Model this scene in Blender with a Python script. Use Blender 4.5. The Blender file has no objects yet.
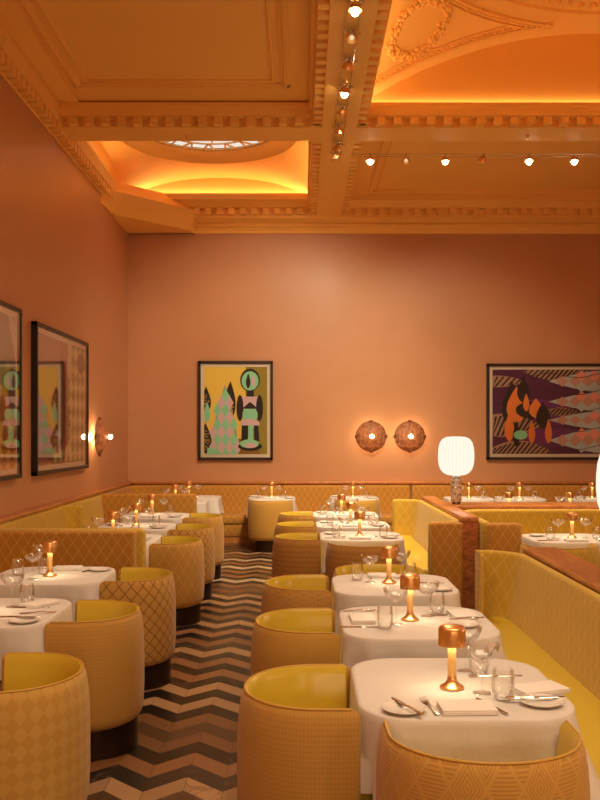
import bpy, bmesh, math, random
from math import sin, cos, pi, sqrt, radians, atan2
from mathutils import Vector, Matrix
SC = bpy.context.scene
COL = SC.collection
H, F, VX, VY = 1.75, 900.0, 302.0, 434.0      # eye height (m), focal length (px), vanishing point (px)

def onz(px, py, z):                            # point of height z seen at pixel px, py
    y = (H - z) * F / (py - VY)
    return ((px - VX) * y / F, y)

# ------------------------------------------------------------------ mesh building
class MB:
    def __init__(s): s.v = []; s.f = []; s.uv = []; s.mi = []; s.cur = 0
    def add(s, verts, faces, uvs=None):
        o = len(s.v); s.v += [tuple(p) for p in verts]
        s.uv += list(uvs) if uvs else [None] * len(verts)
        for f in faces: s.f.append([i + o for i in f]); s.mi.append(s.cur)
    def box(s, x0, x1, y0, y1, z0, z1):
        v = [(x, y, z) for z in (z0, z1) for y in (y0, y1) for x in (x0, x1)]
        s.add(v, [(0,2,3,1),(4,5,7,6),(0,1,5,4),(2,6,7,3),(0,4,6,2),(1,3,7,5)])
    def rbox(s, x0, x1, y0, y1, z0, z1, r=.02, seg=3):
        bm = bmesh.new(); bmesh.ops.create_cube(bm, size=1)
        for v in bm.verts:
            v.co = ((x0+x1)/2 + v.co.x*(x1-x0), (y0+y1)/2 + v.co.y*(y1-y0), (z0+z1)/2 + v.co.z*(z1-z0))
        bmesh.ops.bevel(bm, geom=list(bm.edges), offset=min(r, .49*min(x1-x0, y1-y0, z1-z0)), segments=seg, profile=.5, affect='EDGES')
        s.bm(bm)
    def bm(s, bm):
        bm.verts.index_update()
        s.add([v.co[:] for v in bm.verts], [[v.index for v in f.verts] for f in bm.faces]); bm.free()
    def lathe(s, prof, n=24, cx=0, cy=0, z0=0, ribs=0, ramp=0):
        v = []; f = []
        for r, z in prof:
            for i in range(n):
                a = 2*pi*i/n; k = 1 + (ramp*cos(ribs*a) if ribs else 0)
                v.append((cx + max(r, 1e-5)*k*cos(a), cy + max(r, 1e-5)*k*sin(a), z0 + z))
        m = len(prof)
        for j in range(m-1):
            for i in range(n):
                i2 = (i+1) % n
                f.append((j*n+i, j*n+i2, (j+1)*n+i2, (j+1)*n+i))
        s.add(v, f)
    def tube(s, pts, r=.01, n=8, closed=False):
        pts = [Vector(p) for p in pts]; m = len(pts); v = []; f = []
        for i, p in enumerate(pts):
            if closed: t = pts[(i+1) % m] - pts[i-1]
            else: t = pts[min(i+1, m-1)] - pts[max(i-1, 0)]
            t.normalize()
            a = t.cross(Vector((0,0,1)))
            if a.length < 1e-3: a = t.cross(Vector((1,0,0)))
            a.normalize(); b = a.cross(t)
            rr = r[i] if isinstance(r, (list, tuple)) else r
            for k in range(n):
                q = 2*pi*k/n; v.append(p + a*rr*cos(q) + b*rr*sin(q))
        for i in range(m if closed else m-1):
            j = (i+1) % m
            for k in range(n):
                k2 = (k+1) % n; f.append((i*n+k, i*n+k2, j*n+k2, j*n+k))
        if not closed: f.append(list(range(n))[::-1]); f.append([(m-1)*n+k for k in range(n)])
        s.add(v, f)
    def ball(s, c, r, n=8):
        prof = [(r*sin(pi*k/n), -r*cos(pi*k/n)) for k in range(n+1)]
        s.lathe(prof, n*2, c[0], c[1], c[2])
    def sweep(s, path, nrm, sec, closed=False, cap=.02):
        # sec: closed loop of (inset along -normal, z); rounded caps at both ends
        m = len(path); k = len(sec); ca = sum(a for a, z in sec)/k; cz = sum(z for a, z in sec)/k
        P = [Vector((p[0], p[1])) for p in path]; Nn = [Vector((q[0], q[1])).normalized() for q in nrm]
        u = [0.]
        for i in range(1, m): u.append(u[-1] + (P[i]-P[i-1]).length)
        rings = [(P[i], Nn[i], sec, u[i]) for i in range(m)]
        if not closed and cap > 0:
            def extra(i, d):
                t = (P[1]-P[0]).normalized()*-1 if i == 0 else (P[-1]-P[-2]).normalized()
                out = []
                for q in (25, 50, 70, 85):
                    adv = cap*sin(radians(q)); sh = cap*(1-cos(radians(q)))
                    s2 = []
                    for a, z in sec:
                        L = math.hypot(a-ca, z-cz); g = max(.1, (L-sh)/L) if L > 1e-6 else 1
                        # shrink every side by the same amount
                        s2.append((a + max(-1, min(1, (ca-a)*30))*sh*.9, z + max(-1, min(1, (cz-z)*12))*sh))
                    out.append((P[i] + t*adv, Nn[i], s2, u[i] + (adv if d > 0 else -adv)))
                return out
            rings = extra(0, -1)[::-1] + rings + extra(m-1, 1)
        v = []; uv = []; f = []; R = len(rings)
        for p, n_, sc, uu in rings:
            for a, z in sc:
                v.append((p.x - n_.x*a, p.y - n_.y*a, z)); uv.append((uu, z - a*.6))
        for i in range(R if closed else R-1):
            j = (i+1) % R
            for q in range(k):
                q2 = (q+1) % k; f.append((i*k+q, j*k+q, j*k+q2, i*k+q2))
        if not closed: f.append(list(range(k))); f.append([(R-1)*k+q for q in range(k)][::-1])
        s.add(v, f, uv)
    def mesh(s, name, mats, ang=40, smooth=True):
        me = bpy.data.meshes.new(name); me.from_pydata(s.v, [], s.f)
        for m_ in (mats if isinstance(mats, (list, tuple)) else [mats]): me.materials.append(m_)
        if max(s.mi, default=0) > 0: me.polygons.foreach_set('material_index', s.mi)
        bm = bmesh.new(); bm.from_mesh(me); bmesh.ops.recalc_face_normals(bm, faces=bm.faces) if not getattr(s, 'keep', False) else None
        bm.to_mesh(me); bm.free()
        ul = me.uv_layers.new(name='UVMap'); d = ul.data
        for p in me.polygons:
            n_ = p.normal; ax = (abs(n_.x), abs(n_.y), abs(n_.z)); w = ax.index(max(ax))
            for li in p.loop_indices:
                vi = me.loops[li].vertex_index; q = s.uv[vi]
                if q is None:
                    c = me.vertices[vi].co
                    q = (c.x, c.y) if w == 2 else ((c.y, c.z) if w == 0 else (c.x, c.z))
                d[li].uv = q
        if smooth:
            me.polygons.foreach_set('use_smooth', [True]*len(me.polygons))
            me.set_sharp_from_angle(angle=radians(ang))
        me.update(); return me
    def build(s, name, mats, parent=None, **kw):
        return link(name, s.mesh(name, mats, **kw), parent)

def link(name, me, parent=None):
    o = bpy.data.objects.new(name, me); COL.objects.link(o)
    if parent: o.parent = parent
    return o
def tag(o, label, cat, group=None, kind=None):
    if label: o['label'] = label
    if cat: o['category'] = cat
    if group: o['group'] = group
    if kind: o['kind'] = kind
    return o
def thing(name, label, cat, loc=(0,0,0), rz=0, group=None):
    o = bpy.data.objects.new(name, None); COL.objects.link(o)
    o.empty_display_size = .1; o.location = loc; o.rotation_euler = (0, 0, rz)
    return tag(o, label, cat, group)
def struct(o, label=None, cat=None):
    o['kind'] = 'structure'
    return tag(o, label, cat)
def copy_tree(o, parent=None):
    c = o.copy(); COL.objects.link(c)
    if parent: c.parent = parent
    for ch in list(o.children): copy_tree(ch, c)
    return c

# ------------------------------------------------------------------ materials
def lin(r, g, b): 
    f = lambda c: (c/255/12.92) if c/255 <= .04045 else ((c/255+.055)/1.055)**2.4
    return (f(r), f(g), f(b), 1)
class NT:
    def __init__(s, name):
        s.m = bpy.data.materials.new(name); s.m.use_nodes = True; s.t = s.m.node_tree
        s.t.nodes.clear(); s.out = s.n('ShaderNodeOutputMaterial')
    def n(s, typ, **kw):
        x = s.t.nodes.new(typ)
        for k, v in kw.items(): setattr(x, k, v)
        return x
    def l(s, a, b): s.t.links.new(a, b)
    def put(s, inp, v):
        if isinstance(v, bpy.types.NodeSocket): s.l(v, inp)
        elif v is not None: inp.default_value = v
    def math(s, op, a, b=None, c=None):
        x = s.n('ShaderNodeMath', operation=op)
        for i, v in enumerate((a, b, c)): s.put(x.inputs[i], v)
        return x.outputs[0]
    def mix(s, fac, a, b, mode='MIX'):
        x = s.n('ShaderNodeMix', data_type='RGBA', blend_type=mode)
        s.put(x.inputs[0], fac); s.put(x.inputs[6], a); s.put(x.inputs[7], b)
        return x.outputs[2]
    def ramp(s, fac, stops):
        x = s.n('ShaderNodeValToRGB'); s.put(x.inputs[0], fac); e = x.color_ramp.elements
        while len(e) < len(stops): e.new(.5)
        for i, (p, c) in enumerate(stops): e[i].position = p; e[i].color = c
        return x.outputs[0]
    def uv(s):
        if not hasattr(s, '_uv'):
            x = s.n('ShaderNodeUVMap', uv_map='UVMap'); y = s.n('ShaderNodeSeparateXYZ'); s.l(x.outputs[0], y.inputs[0])
            s._uv = (y.outputs[0], y.outputs[1])
        return s._uv
    def obj(s):
        if not hasattr(s, '_o'): s._o = s.n('ShaderNodeTexCoord').outputs['Object']
        return s._o
    def noise(s, scale, detail=3, vec=None, rough=.5, dist=0):
        x = s.n('ShaderNodeTexNoise'); x.inputs['Scale'].default_value = scale; x.inputs['Detail'].default_value = detail
        x.inputs['Roughness'].default_value = rough; x.inputs['Distortion'].default_value = dist
        s.put(x.inputs['Vector'], vec if vec is not None else s.obj())
        return x.outputs['Fac']
    def scalevec(s, v, xyz):
        x = s.n('ShaderNodeVectorMath', operation='MULTIPLY'); s.put(x.inputs[0], v); x.inputs[1].default_value = xyz
        return x.outputs[0]
    def bump(s, h, strength=.2, dist=.01):
        x = s.n('ShaderNodeBump'); x.inputs['Strength'].default_value = strength; x.inputs['Distance'].default_value = dist
        s.put(x.inputs['Height'], h); return x.outputs[0]
    def bsdf(s, color, rough=.5, metal=0, normal=None, spec=.5, coat=0, sheen=0, emis=None, es=0, trans=0, coatr=.1):
        x = s.n('ShaderNodeBsdfPrincipled')
        s.put(x.inputs['Base Color'], color); s.put(x.inputs['Roughness'], rough); s.put(x.inputs['Metallic'], metal)
        x.inputs['Specular IOR Level'].default_value = spec; x.inputs['Coat Weight'].default_value = coat; x.inputs['Coat Roughness'].default_value = coatr
        x.inputs['Sheen Weight'].default_value = sheen; x.inputs['Transmission Weight'].default_value = trans
        if emis: x.inputs['Emission Color'].default_value = emis; x.inputs['Emission Strength'].default_value = es
        if normal is not None: s.l(normal, x.inputs['Normal'])
        return x.outputs[0]
    def done(s, sh): s.l(sh, s.out.inputs[0]); return s.m

def simple(name, color, rough=.5, metal=0, var=.0, vscale=4, **kw):
    t = NT(name); c = color
    if var:
        nz = t.noise(vscale, 4)
        c = t.mix(nz, tuple(x*(1-var) for x in color[:3]) + (1,), tuple(min(1, x*(1+var)) for x in color[:3]) + (1,))
    return t.done(t.bsdf(c, rough, metal, **kw))

def emit(name, color, strength):
    t = NT(name); e = t.n('ShaderNodeEmission'); e.inputs[0].default_value = color; e.inputs[1].default_value = strength
    return t.done(e.outputs[0])

def thin_glass(name, tint=(.97,.97,.97,1), rough=.03, base=.05, fk=.55):
    t = NT(name); a = t.n('ShaderNodeBsdfTransparent'); a.inputs[0].default_value = tint
    g = t.n('ShaderNodeBsdfGlossy'); g.inputs['Roughness'].default_value = rough; g.inputs[0].default_value = (1,1,1,1)
    fr = t.n('ShaderNodeLayerWeight'); fr.inputs[0].default_value = .3
    fac = t.math('MULTIPLY_ADD', fr.outputs['Fresnel'], fk, base)
    m = t.n('ShaderNodeMixShader'); t.l(fac, m.inputs[0]); t.l(a.outputs[0], m.inputs[1]); t.l(g.outputs[0], m.inputs[2])
    return t.done(m.outputs[0])

def fabric(name, base, line, kind, su=.12, sv=.16, w=.04, rough=.75, contrast=1.0):
    """woven upholstery with a jacquard pattern in metres of UV"""
    t = NT(name); u, v = t.uv()
    U = t.math('DIVIDE', u, su); V = t.math('DIVIDE', v, sv)
    fr = lambda x: t.math('FRACT', x)
    ctr = lambda x: t.math('ABSOLUTE', t.math('SUBTRACT', fr(x), .5))
    a = t.math('ADD', U, V); b = t.math('SUBTRACT', U, V)
    if kind == 'lattice':
        d = t.math('MAXIMUM', ctr(a), ctr(b)); mask = t.math('GREATER_THAN', d, .5 - w)
    elif kind == 'check':
        p = t.math('ADD', t.math('FLOOR', a), t.math('FLOOR', b))
        mask = t.math('GREATER_THAN', t.math('ABSOLUTE', t.math('MODULO', p, 2)), .5)
        thr = t.math('GREATER_THAN', fr(t.math('MULTIPLY', u, 1/.006)), .5)
        mask = t.math('MULTIPLY', mask, t.math('MULTIPLY_ADD', thr, .35, .65))
    elif kind == 'concentric':
        d = t.math('MAXIMUM', ctr(a), ctr(b))
        st = t.math('GREATER_THAN', t.math('SINE', t.math('MULTIPLY', d, 62)), .25)
        half = t.math('GREATER_THAN', ctr(t.math('MULTIPLY', t.math('FLOOR', a), .5)), .25)
        hs = t.math('GREATER_THAN', fr(t.math('MULTIPLY', v, 1/.011)), .5)
        mask = t.math('ADD', t.math('MULTIPLY', st, half), t.math('MULTIPLY', hs, t.math('SUBTRACT', 1, half)))
        edge = t.math('GREATER_THAN', d, .5 - .06)
        mask = t.math('MULTIPLY', mask, t.math('SUBTRACT', 1, edge))
    elif kind == 'chain':
        def dist(off):
            x = t.math('SUBTRACT', fr(t.math('ADD', U, off)), .5); y = t.math('SUBTRACT', fr(t.math('ADD', V, off)), .5)
            return t.math('SQRT', t.math('ADD', t.math('MULTIPLY', x, x), t.math('MULTIPLY', y, y)))
        d = t.math('MINIMUM', dist(0), dist(.5))
        mask = t.math('GREATER_THAN', d, .44)
        r2 = t.math('LESS_THAN', t.math('ABSOLUTE', t.math('SUBTRACT', dist(0), dist(.5))), w*1.6)
        mask = t.math('MAXIMUM', mask, r2)
    elif kind == 'drops':
        d = t.math('ADD', t.math('MULTIPLY', ctr(a), ctr(a)), t.math('MULTIPLY', ctr(b), ctr(b)))
        mask = t.math('GREATER_THAN', t.math('SINE', t.math('MULTIPLY', t.math('SQRT', d), 26)), .2)
    elif kind == 'scales':
        sh = t.math('MULTIPLY', t.math('MODULO', t.math('FLOOR', V), 2), .5)
        x = t.math('SUBTRACT', fr(t.math('ADD', U, sh)), .5); y = fr(V)
        d = t.math('SQRT', t.math('ADD', t.math('MULTIPLY', x, x), t.math('MULTIPLY', y, y)))
        mask = t.math('MINIMUM', d, 1.0)
    else:   # weave
        p = t.math('MULTIPLY', t.math('SINE', t.math('MULTIPLY', a, pi)), t.math('SINE', t.math('MULTIPLY', b, pi)))
        mask = t.math('GREATER_THAN', p, 0.05)
    nz = t.noise(9, 3)
    mask = t.math('MULTIPLY', mask, contrast)
    c = t.mix(mask, base, line)
    c = t.mix(t.math('MULTIPLY', nz, .35), c, tuple(x*.72 for x in base[:3]) + (1,))
    fine = t.math('SINE', t.math('MULTIPLY', u, 2*pi/.004))
    h = t.math('ADD', t.math('MULTIPLY', fine, .15), mask)
    return t.done(t.bsdf(c, rough, 0, t.bump(h, .25, .003), spec=.25, sheen=.15))

TAN = lin(196,140,66); TANL = lin(224,176,100); TAND = lin(158,104,48)
OLI = lin(186,150,44); OLIL = lin(220,190,104)
M = {}
M['leather'] = None
def leather(name, col, r0=.28):
    t = NT(name); nz = t.noise(60, 4); big = t.noise(3, 2)
    c = t.mix(t.math('MULTIPLY', big, .4), col, tuple(x*.8 for x in col[:3]) + (1,))
    return t.done(t.bsdf(c, r0, 0, t.bump(nz, .12, .002), spec=.45))
M['leather'] = leather('olive_leather', lin(214,186,60))
M['piping'] = leather('piping_leather', lin(204,160,66), .5)
M['lat_tan'] = fabric('tan_lattice_fabric', lin(188,132,50), lin(222,178,96), 'lattice', .098, .145, .028, contrast=1.0)
M['lat_oli'] = fabric('olive_lattice_fabric', lin(204,166,54), lin(222,190,104), 'lattice', .098, .145, .028, contrast=1.0)
M['c_check'] = fabric('diamond_check_fabric', lin(208,166,85), lin(190,144,58), 'check', .062, .066, contrast=.7)
M['c_weave'] = fabric('fine_weave_fabric', lin(200,154,74), lin(170,120,51), 'weave', .014, .018, contrast=.32)
M['c_chain'] = fabric('chain_net_fabric', lin(202,156,78), lin(144,96,40), 'chain', .084, .084, .06, contrast=.85)
M['c_lat'] = fabric('tan_diamond_fabric', lin(194,146,67), lin(220,180,100), 'lattice', .09, .13, .03, contrast=.8)
M['c_conc'] = fabric('nested_diamond_fabric', lin(210,162,81), lin(172,120,54), 'concentric', .115, .17, contrast=.6)
M['c_drop'] = fabric('teardrop_fabric', lin(200,154,78), lin(170,120,54), 'drops', .10, .15, contrast=.5)
M['c_scale'] = fabric('scale_fabric', lin(170,118,51), lin(206,156,78), 'scales', .05, .045, contrast=.7)
M['c_plain'] = fabric('plain_weave_fabric', lin(200,156,70), lin(186,140,58), 'weave', .008, .01, contrast=.6)
M['plinth'] = simple('dark_bronze', lin(46,28,20), .35, .3)
M['dark'] = simple('dark_wood', lin(40,24,16), .5)
t = NT('table_linen'); nz = t.noise(7, 3); fi = t.noise(260, 2)
h = t.math('ADD', nz, t.math('MULTIPLY', fi, .08))
M['linen'] = t.done(t.bsdf(lin(222,216,208), .8, 0, t.bump(h, .35, .02), spec=.2, sheen=.1))
M['napkin'] = simple('napkin_linen', lin(240,234,226), .8, var=.03, vscale=40)
M['copper'] = simple('brushed_copper', lin(244,190,124), .3, .95, var=.05, vscale=30)
M['bulb'] = emit('warm_bulb', (1, .74, .42, 1), 40)
M['lampled'] = emit('lamp_diffuser', (1, .76, .46, 1), 28)
M['glass'] = thin_glass('clear_glass', (.99,.99,.99,1))
M['pane'] = thin_glass('picture_glass', (1,1,1,1), .02, .0, .55)
M['china'] = simple('white_china', lin(236,230,222), .18, 0, spec=.5)
M['steel'] = simple('polished_steel', lin(214,208,200), .18, 1.0)
t = NT('polished_wood'); vv = t.scalevec(t.obj(), (5, .9, 5)); nz = t.noise(3.2, 5, vv, .6, 1.2)
c = t.ramp(nz, [(.25, lin(158,92,42)), (.5, lin(196,124,60)), (.75, lin(220,152,84))])
M['wood'] = t.done(t.bsdf(c, .28, 0, spec=.5, coat=.3))
t = NT('burl_veneer'); vv = t.scalevec(t.obj(), (1, 1, 2.2)); nz = t.noise(5, 6, vv, .65, 2.2)
c = t.ramp(nz, [(.25, lin(112,58,26)), (.48, lin(178,104,48)), (.75, lin(214,142,74))])
M['burl'] = t.done(t.bsdf(c, .3, 0, spec=.5, coat=.2))
# wall plaster
def plaster(name, a, b, rough=.42):
    t = NT(name); n1 = t.noise(.9, 5, None, .6); n2 = t.noise(14, 4)
    c = t.mix(n1, a, b)
    r = t.math('MULTIPLY_ADD', n1, .25, rough - .12)
    hh = t.math('ADD', t.math('MULTIPLY', n2, .4), n1)
    return t.done(t.bsdf(c, r, 0, t.bump(hh, .12, .02), spec=.45))
M['wall'] = plaster('copper_plaster', lin(188,134,94), lin(208,154,110))
M['ceil'] = simple('ochre_ceiling_paint', lin(250,196,106), .6, var=.04, vscale=1.2, spec=.3)
M['frame'] = simple('black_frame', lin(34,22,18), .4)
M['mat'] = simple('picture_mat', lin(236,222,196), .7)

# chevron marble floor
def floor_mat():
    t = NT('chevron_marble'); P = t.n('ShaderNodeSeparateXYZ'); t.l(t.obj(), P.inputs[0]); x, y = P.outputs[0], P.outputs[1]
    hp, th = .195, .176
    q = t.math('DIVIDE', x, hp); k = t.math('FLOOR', q)
    par = t.math('ABSOLUTE', t.math('MODULO', k, 2)); f = t.math('FRACT', q)
    tri = t.math('ABSOLUTE', t.math('SUBTRACT', par, f))          # triangle wave 0..1
    yy = t.math('SUBTRACT', y, t.math('MULTIPLY', tri, hp*.98))
    rr = t.math('DIVIDE', yy, th); row = t.math('FLOOR', rr); fy = t.math('FRACT', rr)
    cv = t.n('ShaderNodeCombineXYZ'); t.l(row, cv.inputs[0]); wn = t.n('ShaderNodeTexWhiteNoise', noise_dimensions='3D'); t.l(cv.outputs[0], wn.inputs['Vector'])
    cv2 = t.n('ShaderNodeCombineXYZ'); t.l(row, cv2.inputs[0]); t.l(k, cv2.inputs[1]); w2 = t.n('ShaderNodeTexWhiteNoise', noise_dimensions='3D'); t.l(cv2.outputs[0], w2.inputs['Vector'])
    off = t.n('ShaderNodeVectorMath', operation='MULTIPLY_ADD'); t.l(w2.outputs['Color'], off.inputs[0]); off.inputs[1].default_value = (9,9,9); t.l(t.obj(), off.inputs[2])
    vein = t.noise(5, 5, off.outputs[0], .55, 1.0); cloud = t.noise(3, 3, off.outputs[0])
    light = t.ramp(wn.outputs[0], [(0, lin(122,84,54)), (.25, lin(176,138,100)), (.66, lin(196,170,134)), (.70, lin(142,98,64))]) 
    dark = t.ramp(wn.outputs[0], [(0, lin(20,16,14)), (.4, lin(48,40,32)), (.65, lin(84,60,40)), (.85, lin(24,19,16))])
    light.node.color_ramp.interpolation = 'CONSTANT'; dark.node.color_ramp.interpolation = 'CONSTANT'
    isd = t.math('GREATER_THAN', t.math('ABSOLUTE', t.math('MODULO', row, 2)), .5)
    c = t.mix(isd, light, dark)
    c = t.mix(t.math('MULTIPLY', cloud, .5), c, t.mix(1.0, c, (.62,.58,.54,1), 'MULTIPLY'))
    vm = t.math('LESS_THAN', t.math('ABSOLUTE', t.math('SUBTRACT', vein, .5)), .018)
    c = t.mix(t.math('MULTIPLY', vm, t.math('MULTIPLY', t.math('LESS_THAN', w2.outputs[0], .22), .6)), c, lin(104,78,56))
    c = t.mix(t.math('MULTIPLY_ADD', w2.outputs[0], .3, -.05), c, (.02,.015,.01,1))
    j1 = t.math('LESS_THAN', fy, .025); j2 = t.math('LESS_THAN', f, .018)
    c = t.mix(t.math('MULTIPLY', t.math('MAXIMUM', j1, j2), .75), c, lin(40,26,16))
    rgh = t.math('MULTIPLY_ADD', vein, .06, .28)
    return t.done(t.bsdf(c, rgh, 0, spec=.35))
M['floor'] = floor_mat()

# ------------------------------------------------------------------ room shell
XL, YB, XR, YF, ZC = -2.94, 15.2, 6.7, -2.5, 5.6
ZS = 5.33                                       # beam soffit height
mb = MB(); mb.box(XL-.1, XR+.1, YF-.1, YB+.1, -.1, 0); struct(mb.build('floor', M['floor'], smooth=False), 'zigzag rows of dark and pale marble floor planks', 'floor')
mb = MB(); mb.box(XL-.15, XL, YF, YB, 0, 6.6); struct(mb.build('wall_left', M['wall'], smooth=False), 'copper-pink plaster wall on the left', 'wall')
mb = MB(); mb.box(XL-.15, XR+.15, YB, YB+.15, 0, 6.6); struct(mb.build('wall_back', M['wall'], smooth=False), 'copper-pink plaster wall at the far end', 'wall')
mb = MB(); mb.box(XR, XR+.15, YF, YB, 0, 6.6); struct(mb.build('wall_right', M['wall'], smooth=False))
mb = MB(); mb.box(XL-.15, XR+.15, YF-.15, YF, 0, 6.6); struct(mb.build('wall_front', M['wall'], smooth=False))
# ceiling slabs: flat zone behind the first cross beam and the two flat coffers
ceil = MB()
ceil.box(XL, XR, YF, 5.2, ZS, 6.6)
ceil.box(XL, .26, 5.2, 10.6, ZC, 6.6)           # flat coffer, left near
ceil.box(.61, 6.25, 10.95, YB, ZC, 6.6)         # flat coffer, right far
ceil.box(6.22, XR, 5.2, YB, ZS, 6.6)
struct(ceil.build('ceiling', M['ceil'], smooth=False), 'ochre plaster ceiling with flat coffers', 'ceiling')
beam = MB()
beam.box(.2475, .627, 5.2, YB, ZS, 6.5)
struct(beam.build('trim_1', M['ceil'], smooth=False), 'long plaster ceiling beam running away from the camera', 'beam')
beam = MB(); beam.box(XL, .2475, 10.53, 11.0, ZS, 6.5); beam.box(.627, XR, 10.53, 11.0, ZS, 6.5)
struct(beam.build('trim_2', M['ceil'], smooth=False), 'plaster ceiling beam crossing the room', 'beam')

def cornice(mb, A, B, n, p, h=.25, z0=ZS, pitch=.187, dent=True):
    """moulded cornice with a dentil course from A to B, growing towards n by p"""
    A = Vector(A); B = Vector(B); d = B - A; L = d.length; d.normalize(); n = Vector(n)
    prof = [(0,.002), (.012,.002), (.016,.012), (.002,.016), (.002,.10), (.12,.103), (.124,.115), (max(.126,.4*p+.03),.125), (max(.128,.6*p+.02),.145),
            (max(.13,.8*p),.165), (max(.132,p),.17), (max(.135,p),.20), (max(.14,p+.012),.205), (max(.14,p+.012),.25), (max(.1,p-.03),.25), (0,.25)]
    prof = [(a, b*h/.25) for a, b in prof]
    v = []; f = []; k = len(prof)
    for P in (A, B):
        for a, z in prof: v.append((P.x + n.x*a, P.y + n.y*a, z0 + z))
    for q in range(k): f.append((q, (q+1) % k, k+(q+1) % k, k+q))
    mb.add(v, f)
    cnt = int(L/pitch) if dent else 0
    for i in range(cnt):
        s0 = (i+.5)*L/cnt - .049
        c = [A + d*s + n*a for s in (s0, s0+.098) for a in (-.02, .11)]
        za, zb = z0 + .014*h/.25, z0 + .098*h/.25
        v = [(q.x, q.y, z) for z in (za, zb) for q in c]
        mb.add(v, [(0,2,3,1),(4,5,7,6),(0,1,5,4),(2,6,7,3),(0,4,6,2),(1,3,7,5)])
tn = 3
def cornices(lst, label):
    global tn
    mb = MB()
    for args in lst: cornice(mb, *args)
    struct(mb.build('trim_%d' % tn, M['ceil'], smooth=False), label, 'cornice'); tn += 1
YD = 14.80
cornices([((XL,10.53),(.2475,10.53),(0,-1),.12), ((.2475,5.2),(.2475,10.53),(-1,0),.16), ], 'dentil cornice round the near left ceiling coffer')
cornices([((.627,10.53),(6.23,10.53),(0,-1),.12), ((.627,5.2),(.627,10.53),(1,0),.15), ((6.23,5.2),(6.23,10.53),(-1,0),.15), ((.627,5.2),(6.23,5.2),(0,1),.15)], 'dentil cornice round the domed right ceiling coffer')
cornices([((XL,11.0),(.2475,11.0),(0,1),.05,.25,ZS+.04,.187,False), ((.2475,11.0),(.2475,YD),(-1,0),.15), ((XL,YD),(.2475,YD),(0,-1),.33,.29)], 'dentil cornice round the far left ceiling coffer')
cornices([((.627,11.0),(6.23,11.0),(0,1),.05,.25,ZS+.04,.187,False), ((.627,11.0),(.627,YD),(1,0),.08), ((.627,YD),(6.23,YD),(0,-1),.33,.27)], 'dentil cornice round the far right ceiling coffer')
# wall cornices: left wall, and the deep one over the back wall
mb = MB(); cornice(mb, (XL,YF),(XL,YB),(1,0),.055,.31,5.26,.16)
struct(mb.build('trim_%d' % tn, M['ceil'], smooth=False), 'dentil cornice along the top of the left wall', 'cornice'); tn += 1
mb = MB(); mb.box(XL, XR, YD-.005, YB, ZS-.03, ZS+.3)
v = []; prof = [(YB,5.13),(YB-.05,5.13),(YB-.07,5.17),(YB-.12,5.19),(YB-.13,5.205),(YB-.20,5.21),(YB-.215,5.225),(YB-.215,5.262),(YB-.26,5.27),(YB-.30,5.285),(YB-.40,5.30),(YB-.40,5.34),(YB,5.34)]
for x in (XL, XR):
    for y, z in prof: v.append((x, y, z))
k = len(prof); mb.add(v, [(q, (q+1) % k, k+(q+1) % k, k+q) for q in range(k)])
rng = random.Random(3)
x = XL
while x < XR:                                    # carved rope of leaves on the frieze
    mb.ball((x, YB-.222, 5.243 + rng.uniform(-.008,.008)), .021, 4); x += .036
struct(mb.build('trim_%d' % tn, M['ceil']), 'carved rope moulding and cornice above the back wall', 'cornice'); tn += 1
# panel mouldings on the flat coffers
def panel_frame(mb, x0, x1, y0, y1, z, w=.05):
    for (a, b, c, d) in ((x0,x1,y0,y0+w), (x0,x1,y1-w,y1), (x0,x0+w,y0,y1), (x1-w,x1,y0,y1)):
        mb.rbox(a, b, c, d, z-.03, z+.01, .012, 2)
        
mb = MB(); panel_frame(mb, -2.52,-.13,5.7,9.95,ZC,.10); panel_frame(mb, -2.36,-.29,5.85,9.80,ZC,.035)
mb.box(XL, XL+.36, 5.2, 10.53, ZC-.02, ZC+.01)
rng = random.Random(5)
for i in range(120):
    y = 5.75 + i*.035; mb.ball((-2.47, y, ZC-.03), .022, 3); mb.ball((-.18, y, ZC-.03), .022, 3)
for i in range(66): mb.ball((-2.47 + i*.035, 9.90, ZC-.03), .022, 3)
struct(mb.build('trim_%d' % tn, M['ceil']), 'rectangular leaf moulding on the near left ceiling panel', 'moulding'); tn += 1
mb = MB(); panel_frame(mb, 1.05,5.8,11.45,14.30,ZC,.06); panel_frame(mb, 1.17,5.68,11.57,14.18,ZC,.03)
struct(mb.build('trim_%d' % tn, M['ceil']), 'rectangular moulding on the far right ceiling panel', 'moulding'); tn += 1

# domed coffers
def sail(name, cx, cy, hx, hy, zf, rin, label, nx=48, ny=48):
    """sail vault over a rectangle, with upright lunettes, open (r < rin) in the middle"""
    mb = MB(); zl = 5.58 - .05; idx = {}
    V = []; Fc = []
    nr = 14; na = 96
    # polar patch from rin to the rectangle edge
    for j in range(na):
        a = 2*pi*j/na + pi/4*0
        ca, sa = cos(a), sin(a)
        rm = min(hx/abs(ca) if abs(ca) > 1e-6 else 1e9, hy/abs(sa) if abs(sa) > 1e-6 else 1e9)
        for i in range(nr+1):
            r = rin + (rm-rin)*i/nr
            V.append((cx + r*ca, cy + r*sa, zf(r)))
        V.append((cx + rm*ca, cy + rm*sa, zl))
    k = nr + 2
    for j in range(na):
        j2 = (j+1) % na
        for i in range(k-1): Fc.append((j*k+i, j*k+i+1, j2*k+i+1, j2*k+i))
    mb.add(V, Fc); mb.keep = True
    o = mb.build(name, M['ceil'], ang=35); struct(o, label, 'ceiling'); return o
R2 = 5.65; zf2 = lambda r: 1.436 + sqrt(max(.1, R2*R2 - r*r))
C2 = (3.43, 7.87)
dome = sail('ceiling', C2[0], C2[1], 2.78, 2.645, zf2, 2.18, 'shallow domed ceiling coffer with wreath reliefs')
mb = MB(); mb.lathe([(2.18, zf2(2.18)), (2.1, zf2(2.18)+.10), (1.6, 7.0), (.8, 7.2), (0, 7.25)], 64, *C2); mb.build('dome_cap', M['ceil'], dome)
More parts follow.
